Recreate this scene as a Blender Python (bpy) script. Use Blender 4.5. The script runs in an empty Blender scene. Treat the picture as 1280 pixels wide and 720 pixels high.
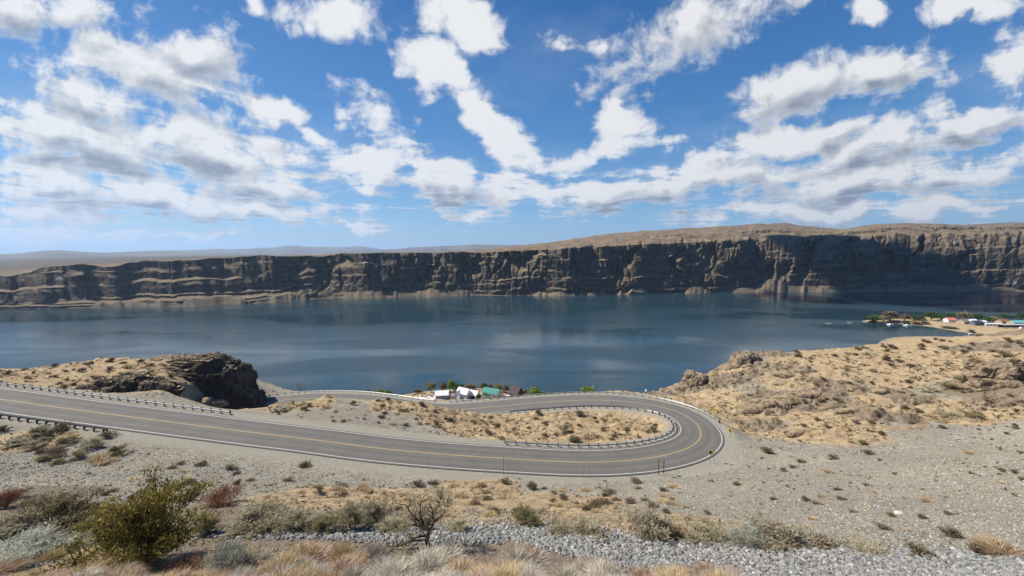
import bpy, math, random
import numpy as np
from mathutils import Vector, Matrix
R = math.radians
random.seed(7); RNG = np.random.default_rng(11)
scene = bpy.context.scene
COL = scene.collection

# ------------------------------------------------------------------ camera
CAM_H = 100.0
FPX = 480.0
PITCH = math.atan((360 - 318) / FPX)
cp, sp = math.cos(PITCH), math.sin(PITCH)
def ray(u, v):
    a = (u - 640) / FPX; b = (360 - v) / FPX
    return np.array([a, cp + b * sp, -sp + b * cp])
def P(u, v, h):
    """point on the sight line (u, v) that lies h metres below the viewpoint"""
    d = ray(u, v); t = -h / d[2]
    return np.array([d[0] * t, d[1] * t, CAM_H - h])
cam = bpy.data.cameras.new('camera'); cam.sensor_width = 36; cam.lens = 36 * FPX / 1280
cam.clip_start = 0.1; cam.clip_end = 60000
co = bpy.data.objects.new('camera', cam); COL.objects.link(co)
co.location = (0, 0, CAM_H); co.rotation_euler = (R(90) - PITCH, 0, 0)
scene.camera = co

# ------------------------------------------------------------------ noise
_T = RNG.random((256, 256)).astype(np.float32)
_T3 = RNG.random((64, 64, 64)).astype(np.float32)
def vn2(x, y):
    x = np.asarray(x, np.float64); y = np.asarray(y, np.float64)
    xi = np.floor(x); yi = np.floor(y); fx = x - xi; fy = y - yi
    fx = fx * fx * (3 - 2 * fx); fy = fy * fy * (3 - 2 * fy)
    i = xi.astype(np.int64) & 255; j = yi.astype(np.int64) & 255; i1 = (i + 1) & 255; j1 = (j + 1) & 255
    return (_T[i, j] * (1 - fx) + _T[i1, j] * fx) * (1 - fy) + (_T[i, j1] * (1 - fx) + _T[i1, j1] * fx) * fy
def fbm2(x, y, o=5, lac=2.03, g=.5):
    s = 0; a = 1; n = 0
    for k in range(o):
        s = s + a * vn2(x * lac ** k + 17.3 * k, y * lac ** k + 31.7 * k); n += a; a *= g
    return s / n
def vn3(x, y, z):
    xi = np.floor(x); yi = np.floor(y); zi = np.floor(z); fx = x - xi; fy = y - yi; fz = z - zi
    fx = fx * fx * (3 - 2 * fx); fy = fy * fy * (3 - 2 * fy); fz = fz * fz * (3 - 2 * fz)
    i = xi.astype(np.int64) & 63; j = yi.astype(np.int64) & 63; k = zi.astype(np.int64) & 63
    i1, j1, k1 = (i + 1) & 63, (j + 1) & 63, (k + 1) & 63
    def L(a, b, t): return a * (1 - t) + b * t
    return L(L(L(_T3[i, j, k], _T3[i1, j, k], fx), L(_T3[i, j1, k], _T3[i1, j1, k], fx), fy),
             L(L(_T3[i, j, k1], _T3[i1, j, k1], fx), L(_T3[i, j1, k1], _T3[i1, j1, k1], fx), fy), fz)
def fbm3(x, y, z, o=4):
    s = 0; a = 1; n = 0
    for k in range(o):
        f = 2.03 ** k
        s = s + a * vn3(x * f + 7.1 * k, y * f + 3.3 * k, z * f + 5.7 * k); n += a; a *= .5
    return s / n
def sst(a, b, x):
    t = np.clip((x - a) / (b - a), 0, 1); return t * t * (3 - 2 * t)

# ------------------------------------------------------------------ object helpers
def link(o, parent=None):
    COL.objects.link(o)
    if parent is not None: o.parent = parent
    return o
def mesh_np(name, V, F, mat, parent=None, smooth=False, attrs=None):
    """V (n,3) array, F list of (m,k) index arrays (k = 3 or 4)"""
    me = bpy.data.meshes.new(name)
    V = np.asarray(V, np.float32)
    Fs = [np.asarray(f, np.int32) for f in F if len(f)]
    me.vertices.add(len(V)); me.vertices.foreach_set('co', V.ravel())
    nl = sum(f.size for f in Fs); nf = sum(len(f) for f in Fs)
    me.loops.add(nl); me.loops.foreach_set('vertex_index', np.concatenate([f.ravel() for f in Fs]))
    tot = np.concatenate([np.full(len(f), f.shape[1], np.int32) for f in Fs])
    st = np.concatenate([[0], np.cumsum(tot)[:-1]]).astype(np.int32)
    me.polygons.add(nf); me.polygons.foreach_set('loop_start', st); me.polygons.foreach_set('loop_total', tot)
    me.polygons.foreach_set('use_smooth', np.full(nf, bool(smooth)))
    for k, a in (attrs or {}).items():
        at = me.attributes.new(k, 'FLOAT', 'POINT'); at.data.foreach_set('value', np.asarray(a, np.float32))
    me.update(calc_edges=True); me.validate()
    if mat: me.materials.append(mat)
    return link(bpy.data.objects.new(name, me), parent)
def tag(o, label=None, cat=None, group=None, kind=None):
    if label: o['label'] = label
    if cat: o['category'] = cat
    if group: o['group'] = group
    if kind: o['kind'] = kind
    return o
def empty(name, loc, rz=0, label=None, cat=None, group=None):
    o = bpy.data.objects.new(name, None); COL.objects.link(o); o.empty_display_size = .3
    o.location = tuple(float(c) for c in loc); o.rotation_euler = (0, 0, rz)
    return tag(o, label, cat, group)
def copy_tree(o, loc, rz=0, sc=None, label=None, group=None):
    r = o.copy(); COL.objects.link(r)
    r.location = tuple(float(c) for c in loc); r.rotation_euler = (0, 0, rz)
    if sc is not None: r.scale = sc if hasattr(sc, '__len__') else (sc, sc, sc)
    if label: r['label'] = label
    if group: r['group'] = group
    for ch in o.children:
        c = ch.copy(); COL.objects.link(c); c.parent = r
        for g in ch.children:
            d = g.copy(); COL.objects.link(d); d.parent = c
    return r
class MB:
    """collects boxes, prisms and tubes into one mesh"""
    def __init__(s): s.V = []; s.Q = []; s.T = []; s.n = 0
    def add(s, V, Q=(), T=()):
        V = np.asarray(V, float); s.V.append(V)
        if len(Q): s.Q.append(np.asarray(Q) + s.n)
        if len(T): s.T.append(np.asarray(T) + s.n)
        s.n += len(V); return s
    def box(s, c, d, rz=0):
        x, y, z = [k / 2 for k in d]
        V = np.array([[i * x, j * y, k * z] for k in (-1, 1) for (i, j) in ((-1, -1), (1, -1), (1, 1), (-1, 1))])
        cs, sn = math.cos(rz), math.sin(rz)
        V = np.c_[V[:, 0] * cs - V[:, 1] * sn, V[:, 0] * sn + V[:, 1] * cs, V[:, 2]] + np.array(c)
        return s.add(V, [[3, 2, 1, 0], [4, 5, 6, 7], [0, 1, 5, 4], [1, 2, 6, 5], [2, 3, 7, 6], [3, 0, 4, 7]])
    def prism(s, poly, axis0, axis1, org, ext):
        """polygon (list of 2d) in plane axis0/axis1 at org, extruded by vector ext"""
        a0, a1, og, ex = map(lambda q: np.array(q, float), (axis0, axis1, org, ext))
        B = np.array([og + p[0] * a0 + p[1] * a1 for p in poly]); n = len(poly)
        V = np.r_[B, B + ex]
        Q = [[i, (i + 1) % n, n + (i + 1) % n, n + i] for i in range(n)]
        T = [[0, i + 1, i] for i in range(1, n - 1)] + [[n, n + i, n + i + 1] for i in range(1, n - 1)]
        return s.add(V, Q, T)
    def tube(s, pts, rad, k=6, cap=True):
        pts = np.asarray(pts, float); rad = np.broadcast_to(rad, (len(pts),))
        tan = np.gradient(pts, axis=0); tan /= np.linalg.norm(tan, axis=1)[:, None] + 1e-9
        up = np.array([0, 0, 1.]); rings = []
        for p, t, r in zip(pts, tan, rad):
            a = np.cross(t, up)
            if np.linalg.norm(a) < .05: a = np.cross(t, [1, 0, 0])
            a /= np.linalg.norm(a); b = np.cross(a, t)
            th = np.arange(k) * 2 * math.pi / k
            rings.append(p + r * (np.cos(th)[:, None] * a + np.sin(th)[:, None] * b))
        V = np.concatenate(rings); n = len(pts)
        Q = [[i * k + j, i * k + (j + 1) % k, (i + 1) * k + (j + 1) % k, (i + 1) * k + j] for i in range(n - 1) for j in range(k)]
        T = []
        if cap: T = [[(n - 1) * k, (n - 1) * k + j, (n - 1) * k + j + 1] for j in range(1, k - 1)] + [[0, j + 1, j] for j in range(1, k - 1)]
        return s.add(V, Q, T)
    def build(s, name, mat, parent=None, smooth=False):
        F = []
        if s.Q: F.append(np.concatenate(s.Q))
        if s.T: F.append(np.concatenate(s.T))
        return mesh_np(name, np.concatenate(s.V), F, mat, parent, smooth)

# ------------------------------------------------------------------ material helpers
class NT:
    def __init__(s, tree): s.t = tree; s.n = tree.nodes; s.l = tree.links
    def node(s, typ, **kw):
        nd = s.n.new(typ)
        for k, v in kw.items():
            if k == 'inp':
                for ik, iv in v.items():
                    if isinstance(iv, bpy.types.NodeSocket): s.l.new(iv, nd.inputs[ik])
                    else: nd.inputs[ik].default_value = iv
            else: setattr(nd, k, v)
        return nd
    def math(s, op, a, b=None, c=None, clamp=False):
        nd = s.n.new('ShaderNodeMath'); nd.operation = op; nd.use_clamp = clamp
        for i, v in enumerate((a, b, c)):
            if v is None: continue
            if isinstance(v, bpy.types.NodeSocket): s.l.new(v, nd.inputs[i])
            else: nd.inputs[i].default_value = v
        return nd.outputs[0]
    def vmath(s, op, a, b=None, scale=None):
        nd = s.n.new('ShaderNodeVectorMath'); nd.operation = op
        for i, v in enumerate((a, b)):
            if v is None: continue
            if isinstance(v, bpy.types.NodeSocket): s.l.new(v, nd.inputs[i])
            else: nd.inputs[i].default_value = v
        if scale is not None:
            if isinstance(scale, bpy.types.NodeSocket): s.l.new(scale, nd.inputs['Scale'])
            else: nd.inputs['Scale'].default_value = scale
        return nd
    def mix(s, f, a, b, blend='MIX'):
        nd = s.n.new('ShaderNodeMix'); nd.data_type = 'RGBA'; nd.blend_type = blend
        for i, v in ((0, f), (6, a), (7, b)):
            if isinstance(v, bpy.types.NodeSocket): s.l.new(v, nd.inputs[i])
            elif i == 0: nd.inputs[0].default_value = v
            else: nd.inputs[i].default_value = (*v, 1) if len(v) == 3 else v
        return nd.outputs[2]
    def ramp(s, f, stops, interp='LINEAR'):
        nd = s.n.new('ShaderNodeValToRGB'); cr = nd.color_ramp; cr.interpolation = interp
        while len(cr.elements) < len(stops): cr.elements.new(.5)
        for e, (p, c) in zip(cr.elements, stops):
            e.position = p; e.color = (*c, 1) if hasattr(c, '__len__') else (c, c, c, 1)
        s.l.new(f, nd.inputs[0]); return nd.outputs[0]
    def maprange(s, v, a, b, c=0., d=1., smooth=False):
        nd = s.n.new('ShaderNodeMapRange'); nd.interpolation_type = 'SMOOTHSTEP' if smooth else 'LINEAR'
        s.l.new(v, nd.inputs[0])
        for i, k in enumerate((a, b, c, d)): nd.inputs[1 + i].default_value = k
        return nd.outputs[0]
    def noise(s, vec, scale, detail=4, rough=.5, dist=0, lac=2.0):
        nd = s.n.new('ShaderNodeTexNoise')
        nd.inputs['Scale'].default_value = scale; nd.inputs['Detail'].default_value = detail
        nd.inputs['Roughness'].default_value = rough; nd.inputs['Distortion'].default_value = dist
        nd.inputs['Lacunarity'].default_value = lac
        if vec is not None: s.l.new(vec, nd.inputs['Vector'])
        return nd.outputs[0]
    def vor(s, vec, scale, feat='F1', out=0, rand=1):
        nd = s.n.new('ShaderNodeTexVoronoi'); nd.feature = feat; nd.inputs['Scale'].default_value = scale
        nd.inputs['Randomness'].default_value = rand
        if vec is not None: s.l.new(vec, nd.inputs['Vector'])
        return nd.outputs[out]
    def attr(s, name): return s.node('ShaderNodeAttribute', attribute_name=name).outputs['Fac']
    def bump(s, h, strength=1, dist=.1):
        nd = s.n.new('ShaderNodeBump'); nd.inputs['Strength'].default_value = strength; nd.inputs['Distance'].default_value = dist
        s.l.new(h, nd.inputs['Height']); return nd.outputs[0]
def mat(name):
    m = bpy.data.materials.new(name); m.use_nodes = True
    t = NT(m.node_tree); b = m.node_tree.nodes['Principled BSDF']
    b.inputs['Specular IOR Level'].default_value = .2
    return m, t, b
def simple(name, col, rough=.8, var=.12, scale=6, metal=0, spec=.25, bump=0):
    m, t, b = mat(name)
    pos = t.node('ShaderNodeTexCoord').outputs['Object']
    n = t.noise(pos, scale, 5, .6)
    lo = tuple(c * (1 - var) for c in col); hi = tuple(min(1, c * (1 + var)) for c in col)
    t.l.new(t.mix(n, lo, hi), b.inputs['Base Color'])
    b.inputs['Roughness'].default_value = rough; b.inputs['Metallic'].default_value = metal
    b.inputs['Specular IOR Level'].default_value = spec
    if bump: t.l.new(t.bump(n, bump, .02), b.inputs['Normal'])
    return m
# ------------------------------------------------------------------ road centreline (solved with a steady downhill grade)
ROADPX = [(0, 499), (57, 507), (125, 516), (225, 529), (320, 541), (395, 550), (480, 561), (570, 569), (640, 573.5), (702, 577), (752, 577.5),
          (802, 574), (840, 567), (864, 558.5), (876, 548), (876, 538), (870, 528.5), (856, 518.5), (835, 510.5), (805, 504.5), (772, 501),
          (735, 500), (690, 502), (640, 506), (600, 510), (560, 512.5), (520, 509.5), (480, 503), (440, 498.5), (395, 497.5), (358, 499.5), (326, 504.5), (304, 513)]
def solve_road():
    pts = [P(0, 499, 30.5)]
    for i in range(1, len(ROADPX)):
        u, v = ROADPX[i]; g = .075 if i <= 8 else (.072 if i <= 24 else .06)
        h = CAM_H - pts[-1][2]
        for _ in range(30):
            q = P(u, v, h); h = (CAM_H - pts[-1][2]) + g * np.hypot(*(q - pts[-1])[:2])
        pts.append(P(u, v, h))
    return np.array(pts)
_rp = solve_road()
d0 = _rp[0] - _rp[2]; d0[2] = abs(np.hypot(d0[0], d0[1])) * .06; d0 /= np.hypot(d0[0], d0[1])
pre = [_rp[0] + d0 * k for k in (75, 50, 25)]
dl = _rp[-1] - _rp[-2]; dl /= np.hypot(dl[0], dl[1])
post = [_rp[-1] + np.array([dl[0] + .35 * k / 12, dl[1], -.065]) * k for k in (12, 24, 36)]
_cp = np.array(pre + list(_rp) + post)
def catmull(p, n=12):
    out = []
    q = np.concatenate([[2 * p[0] - p[1]], p, [2 * p[-1] - p[-2]]])
    for i in range(1, len(q) - 2):
        for t in np.arange(n) / n:
            a, b, c, d = q[i - 1:i + 3]
            out.append(.5 * (2 * b + (c - a) * t + (2 * a - 5 * b + 4 * c - d) * t * t + (3 * b - a - 3 * c + d) * t ** 3))
    out.append(p[-1]); return np.array(out)
def resample(p, step):
    s = np.r_[0, np.cumsum(np.linalg.norm(np.diff(p[:, :2], axis=0), axis=1))]
    n = int(s[-1] / step) + 1; t = np.linspace(0, s[-1], n)
    return np.c_[[np.interp(t, s, p[:, k]) for k in range(3)]].T
def smooth_path(p, it):
    p = p.copy()
    for _ in range(it): p[1:-1] = .25 * p[:-2] + .5 * p[1:-1] + .25 * p[2:]
    return p
ROAD = resample(smooth_path(resample(catmull(_cp), 1.0), 14), .75)
_t = np.gradient(ROAD[:, :2], axis=0); _t /= np.linalg.norm(_t, axis=1)[:, None]
RT = _t; RS = np.gradient(ROAD[:, 2]) / .75; RN = np.c_[-_t[:, 1], _t[:, 0]]           # left of travel
_s = np.r_[0, np.cumsum(np.linalg.norm(np.diff(ROAD[:, :2], axis=0), axis=1))]
_turn = np.argmax(ROAD[:, 0] - .0 * ROAD[:, 1])
HALF = 4.35 + .35 * sst(10, 60, _s - _s[_turn])         # centre to white edge line; the lower leg is wider
def off(o, i0=0, i1=None, dz=0.):
    q = ROAD[i0:i1].copy(); q[:, :2] += RN[i0:i1] * (o if np.isscalar(o) else np.asarray(o)[i0:i1][:, None]); q[:, 2] += dz; return q
def project(p):
    p = np.atleast_2d(p); y = p[:, 1]; z = p[:, 2] - CAM_H
    f = y * cp - z * sp; b = y * sp + z * cp
    return np.c_[640 + FPX * p[:, 0] / f, 360 - FPX * b / f]
_ruv = project(ROAD)
def ridx(u, v):
    ok = (ROAD[:, 1] > 0)
    d = np.where(ok, np.hypot(_ruv[:, 0] - u, (_ruv[:, 1] - v) * 3), 1e9); return int(np.argmin(d))

# ------------------------------------------------------------------ terrain control points: (u, v, metres below the viewpoint, cover)
# cover: 0 grey gravel, 1 dry golden grass, 2 brown rock, 3 dark soil and litter
CT = [(-300, 720, 16.3, 3), (0, 720, 16.3, 3), (320, 720, 16.3, 3), (640, 720, 16.3, 3), (960, 720, 16.3, 0), (1280, 720, 15.6, 0), (1600, 720, 14.5, 0),
      (0, 690, 17.6, 3), (250, 690, 17.6, 3), (480, 690, 17.6, 3), (700, 692, 17.6, 3), (900, 690, 17.6, 0), (1100, 690, 17.3, 0), (1280, 690, 17, 0), (1500, 690, 16, 0),
      (0, 660, 18.9, 3), (200, 660, 18.9, 3), (420, 660, 18.9, 3), (640, 660, 18.9, 1), (860, 660, 18.9, 1), (1060, 660, 18.7, 0), (1280, 660, 18.3, 0),
      (0, 625, 21.6, 3), (200, 625, 22.6, 0), (400, 625, 22.9, 1), (560, 625, 22.9, 1), (700, 625, 22.9, 1), (860, 625, 22.9, 0), (1060, 625, 22, 0), (1280, 625, 21, 0),
      (0, 600, 23.6, 0), (0, 575, 25.6, 0), (60, 552, 26.9, 1), (100, 560, 26.3, 0), (180, 575, 26.2, 0), (320, 592, 26.4, 0), (480, 603, 26.8, 0), (700, 612, 26.3, 0), (900, 600, 27.5, 0), (600, 610, 26.2, 1), (460, 615, 24.9, 1),
      (960, 575, 29.5, 0), (1060, 580, 26.6, 0), (1180, 570, 25.8, 0), (1280, 570, 24.4, 0), (1400, 570, 22, 0),
      # berm between the two legs
      (400, 522, 27.2, 0), (470, 530, 28, 0), (380, 505, 27.6, 1), (400, 498.5, 28.2, 1), (440, 500, 28.8, 0), (500, 505, 29, 1), (540, 507.5, 29.6, 1), (560, 522, 29.4, 1), (600, 531, 30.6, 1), (330, 508, 27.4, 1), (345, 517, 27.2, 0), (300, 519, 27.1, 0), (620, 540, 30.4, 1), (520, 535, 28.6, 0),
      # inside the hairpin
      (640, 533, 31, 1), (700, 530, 31.3, 1), (760, 525, 32.1, 1), (800, 540, 30.6, 1), (740, 552, 29.8, 1), (670, 515, 32.4, 1), (740, 513, 32.6, 1), (650, 548, 29.9, 1), (820, 530, 31.3, 1),
      # right-hand bench
      (935, 540, 34.5, 1), (930, 520, 36, 1), (900, 508, 38.5, 1), (880, 497, 40.5, 1), (845, 491, 43, 2), (862, 482, 42, 2), (880, 470, 42, 2), (905, 466, 41.5, 1), (915, 455, 40.5, 2), (925, 444, 39.5, 2),
      (960, 441.5, 38, 2), (960, 470, 37.5, 1), (960, 500, 36, 2), (1000, 455, 37, 1), (1000, 440, 37.5, 1), (1000, 480, 35.5, 1), (1000, 520, 33.5, 1), (1000, 505, 34.5, 2), (1050, 490, 34, 2), (1060, 470, 35, 1), (1050, 435, 37, 1), (1110, 430, 36, 1),
      (1110, 475, 33.5, 1), (1110, 520, 30.5, 2), (1060, 535, 30.5, 1), (970, 515, 35, 2), (1030, 480, 35, 2), (1040, 500, 33.6, 2), (985, 460, 37, 2), (940, 470, 38.5, 2), (1090, 500, 32.6, 1), (1140, 500, 31.5, 2), (1160, 515, 30.2, 1), (1200, 470, 31.6, 1), (1250, 470, 27.6, 2), (1240, 500, 28.2, 2), (950, 530, 34, 2), (1020, 540, 31, 1), (1150, 540, 28.5, 0), (1180, 505, 30.3, 1), (1180, 460, 32.5, 1), (1180, 429, 34, 1), (1230, 522, 28, 1), (1230, 490, 29, 3), (1240, 450, 30, 1), (1270, 500, 26.5, 2), (1280, 460, 26.5, 2), (1280, 430, 27, 2),
      (1240, 425, 32, 1), (1300, 412, 28, 2), (1280, 540, 25.5, 0), (1400, 500, 20, 2), (1400, 430, 20, 2), (1600, 480, 10, 2),
      # left knoll
      (0, 482, 27.2, 1), (0, 470, 28.8, 1), (0, 459.5, 30.6, 1), (70, 463, 30.6, 1), (60, 484, 28, 1), (100, 455, 32, 1), (130, 451, 32.4, 1), (130, 475, 29.5, 1), (180, 448, 32.2, 1), (180, 478, 29.8, 1), (200, 462, 31, 1), (225, 447, 32, 2), (240, 480, 30.5, 1), (225, 500, 28.6, 1), (255, 506, 28.2, 0), (165, 492, 28.6, 2), (262, 447, 32.2, 2),
      (-250, 470, 25, 1), (-250, 445, 28, 1), (-250, 540, 24, 0), (-250, 600, 20, 0)]
# world points that the photograph hides: back slopes, the shore benches and the river bed
CW = [(-150, 172, 40, 1), (-110, 190, 20, 1), (-95, 166, 37, 1), (-60, 172, 33, 1), (-100, 200, 12, 1), (-250, 178, 26, 1), (-300, 130, 60, 1), (-400, 180, -2, 1), (-420, 120, 40, 1), (-500, 250, -8, 1), (-450, 400, -8, 1), (-160, 215, -2, 1), (-230, 200, 6, 1), (-210, 215, -5, 1), (-300, 235, -6, 1),
      (-60, 198, 12, 1), (-20, 168, 33, 1), (0, 166, 35, 0), (0, 195, 16, 1), (45, 164, 40, 1), (45, 190, 20, 1), (80, 196, 30, 1), (120, 212, 35, 1), (180, 226, 40, 1), (250, 252, 38, 1), (330, 262, 42, 1),
      (-100, 238, 3.2, 1), (-60, 255, 3.2, 1), (-20, 262, 3.4, 1), (10, 255, 3.4, 1), (30, 236, 3.2, 1), (-60, 228, 4, 1), (-10, 228, 4, 0), (20, 224, 5, 1), (-100, 222, 5, 1),
      (-330, 250, -3, 1), (-200, 238, -3, 1), (-118, 256, -3, 1), (-85, 283, -3, 1), (-50, 296, -3, 1), (-10, 292, -3, 1), (25, 272, -3, 1), (48, 250, -3, 1), (75, 240, -2, 1), (120, 250, -2, 1), (170, 270, -2, 1), (250, 315, -3, 1), (350, 390, -3, 1),
      (0, 400, -8, 1), (-300, 400, -8, 1), (200, 500, -8, 1), (-300, 700, -8, 1), (0, 800, -8, 1), (350, 700, -8, 1),
      (0, 0, 98.2, 3), (-12, 6, 93.5, 3), (12, 6, 93.5, 3), (0, 9, 91, 3), (-40, 0, 95, 3), (40, 0, 96, 0), (80, 0, 100, 0), (120, 30, 92, 0), (-90, 10, 92, 0), (260, 60, 92, 2), (320, 130, 86, 2), (430, 260, 34, 1), (440, 340, 16, 1), (560, 330, 26, 1)]
# right-hand village spit: near shore, crest and far shore
for (u, v) in ((1085, 403.2), (1110, 404.2), (1135, 405.8), (1160, 408.2), (1180, 411.5), (1200, 415), (1222, 417.5)):
    q = P(u, v, 100.0); CW.append((q[0], q[1], 0.15, 1)); CW.append((q[0] * .965, q[1] * .965, -3, 1))
for (u, v) in ((1090, 400.5), (1120, 401), (1150, 403), (1180, 405), (1210, 408), (1240, 409), (1280, 409), (1350, 409)):
    q = P(u, v, 98.0); CW.append((q[0], q[1], 2.2, 1))
for (u, v) in ((1078, 400.5), (1105, 396), (1150, 395), (1200, 394), (1250, 393), (1300, 392.5), (1400, 392)):
    q = P(u, v, 100.0); CW.append((q[0], q[1], -.5, 1)); CW.append((q[0] * 1.05, q[1] * 1.05, -6, 1))
for (u, v) in ((1035, 404), (1062, 403.2)):
    q = P(u, v, 99.8); CW.append((q[0], q[1], .35, 1))
    for k in (.97, 1.03): CW.append((q[0] * k, q[1] * k, -2.0, 1))
_q = P(1240, 414, 97.0); CW.append((_q[0], _q[1], 3.0, 1)); _q = P(1230, 421, 95.0); CW.append((_q[0], _q[1], 5.0, 1))
def fac(u, v):
    f = np.interp(v, [500, 512, 590, 600, 625, 660, 690, 720], [1.38, 1.40, 1.40, 1.38, 1.29, 1.21, 1.17, 1.13])
    l = np.interp(u, [-300, 0, 320, 640], [.84, .855, .93, 1.0])
    return f * (1 + (l - 1) * np.interp(v, [560, 640], [1, 0]))
ctl = [(*P(u, v, h * fac(u, v)), k) for (u, v, h, k) in CT] + CW
for i in range(6, len(ROAD) - 4, 9): ctl.append((*ROAD[i], 0))
ctl = np.array(ctl, float)
# drop control points that crowd each other
keep = []
for i in range(len(ctl) - 1, -1, -1):
    if all(np.hypot(*(ctl[i, :2] - ctl[j, :2])) > 2.2 for j in keep): keep.append(i)
ctl = ctl[keep]
def kern(d2): return np.sqrt(d2 + 16.0)
_c = ctl[:, :2]
_A = kern(((_c[:, None] - _c[None]) ** 2).sum(-1)); _n = len(_c)
_M = np.zeros((_n + 3, _n + 3)); _M[:_n, :_n] = _A + np.eye(_n) * -.05
_M[:_n, _n] = 1; _M[:_n, _n + 1:] = _c / 100; _M[_n, :_n] = 1; _M[_n + 1:, :_n] = _c.T / 100
_w = np.linalg.solve(_M, np.r_[ctl[:, 2], 0, 0, 0])
def base_h(x, y):
    x = np.asarray(x, float).ravel(); y = np.asarray(y, float).ravel(); out = np.empty(len(x))
    for a in range(0, len(x), 20000):
        s = slice(a, a + 20000)
        d2 = (x[s, None] - _c[:, 0]) ** 2 + (y[s, None] - _c[:, 1]) ** 2
        out[s] = kern(d2) @ _w[:_n] + _w[_n] + x[s] / 100 * _w[_n + 1] + y[s] / 100 * _w[_n + 2]
    return out
def cover(x, y):
    """weights of the four ground covers, blended between the control points"""
    x = np.asarray(x, float).ravel(); y = np.asarray(y, float).ravel(); out = np.zeros((len(x), 4))
    k = ctl[:, 3].astype(int); oneh = np.eye(4)[k]
    for a in range(0, len(x), 20000):
        s = slice(a, a + 20000)
        d2 = (x[s, None] - _c[:, 0]) ** 2 + (y[s, None] - _c[:, 1]) ** 2 + .5
        w = 1 / d2 ** 1.6; out[s] = (w @ oneh) / w.sum(1, keepdims=True)
    return out
def road_near(x, y):
    """distance to the centreline, road height there"""
    x = np.asarray(x, float).ravel(); y = np.asarray(y, float).ravel()
    D = np.full(len(x), 99.0); Z = np.zeros(len(x))
    m = np.where((x > ROAD[:, 0].min() - 25) & (x < ROAD[:, 0].max() + 25) & (y > ROAD[:, 1].min() - 25) & (y < ROAD[:, 1].max() + 25))[0]
    rx = ROAD[::2, 0]; ry = ROAD[::2, 1]; rz = ROAD[::2, 2]
    for a in range(0, len(m), 20000):
        j = m[a:a + 20000]
        d2 = (x[j, None] - rx) ** 2 + (y[j, None] - ry) ** 2
        i = d2.argmin(1); tx_ = RT[::2, 0][i]; ty_ = RT[::2, 1][i]; ex, ey = x[j] - rx[i], y[j] - ry[i]; al = np.clip(ex * tx_ + ey * ty_, -1.2, 1.2)
        D[j] = np.hypot(ex - al * tx_, ey - al * ty_); Z[j] = rz[i] + al * RS[::2][i]
    return D, Z
def terrain(x, y, full=False):
    x = np.asarray(x, float).ravel(); y = np.asarray(y, float).ravel()
    z = base_h(x, y); W = cover(x, y); D, Z = road_near(x, y)
    r = np.hypot(x, y)
    k = sst(5.5, 11.0, D) * sst(0, 3, z)
    rk = sst(.35, .75, W[:, 2] + .35 * (fbm2(x / 9, y / 9, 4) - .5) * 2 * (W[:, 2] > .05))
    n1 = fbm2(x / 14 + 5, y / 14, 5) - .5; n2 = fbm2(x / 2.2, y / 2.2 + 9, 4) - .5
    amp = .5 + 1.1 * W[:, 1] * sst(35, 80, r) + .6 * W[:, 2]
    z = z + k * (n1 * 1.6 * amp + n2 * .35 * amp)
    # broken ledges where bedrock shows
    bl = vn2(x / 2.6 + 1.7 * vn2(x / 5, y / 5), y / 1.9 + 40); bl = np.floor(bl * 5) / 5 + .45 * fbm2(x / 1.1, y / 1.1, 4)
    z = z + k * rk * (bl - .6) * 3.0
    hum = np.maximum(0, fbm2(x / 3.4 + 60, y / 3.4, 3) - .52)      # hummocks on the grassy ground
    z = z + k * W[:, 1] * hum * 3.0 * sst(38, 55, r)
    b = sst(6.4, 11.5, D)
    z = np.where(D < 90, (Z - .13) * (1 - b) + z * b, z)
    if full: return z, W, D, rk
    return z
def hit(u, v, dmax=700):
    """where a sight line meets the ground"""
    d = ray(u, v); t = np.r_[np.linspace(6, 200, 900), np.linspace(200.3, dmax, 900)]
    q = d[None] * t[:, None]; q[:, 2] += CAM_H
    dz = q[:, 2] - terrain(q[:, 0], q[:, 1])
    i = np.where(dz < 0)[0]
    if not len(i): return None
    i = max(1, i[0]); f = dz[i - 1] / (dz[i - 1] - dz[i] + 1e-9)
    p = q[i - 1] + (q[i] - q[i - 1]) * f
    p[2] = terrain(p[0], p[1])[0]; return p
def ground(x, y): return float(terrain([x], [y])[0])

# the terrain sheet: a fan of rings, dense near the viewpoint
NT_, = (980,)
th = np.linspace(R(-72), R(72), NT_)
rr = np.concatenate([np.geomspace(1.2, 30, 150, endpoint=False), np.geomspace(30, 160, 330, endpoint=False), np.geomspace(160, 300, 70, endpoint=False), np.geomspace(300, 900, 110)])
TT, RR = np.meshgrid(th, rr)
tx = (RR * np.sin(TT)).ravel(); ty = (RR * np.cos(TT)).ravel()
tz, tW, tD, trk = terrain(tx, ty, True)
nr, nt = len(rr), NT_
ii = np.arange(nr * nt).reshape(nr, nt)
TQ = np.stack([ii[:-1, :-1], ii[:-1, 1:], ii[1:, 1:], ii[1:, :-1]], -1).reshape(-1, 4)
TQ = TQ[(tz[TQ].max(1) > -3.5)]
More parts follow.
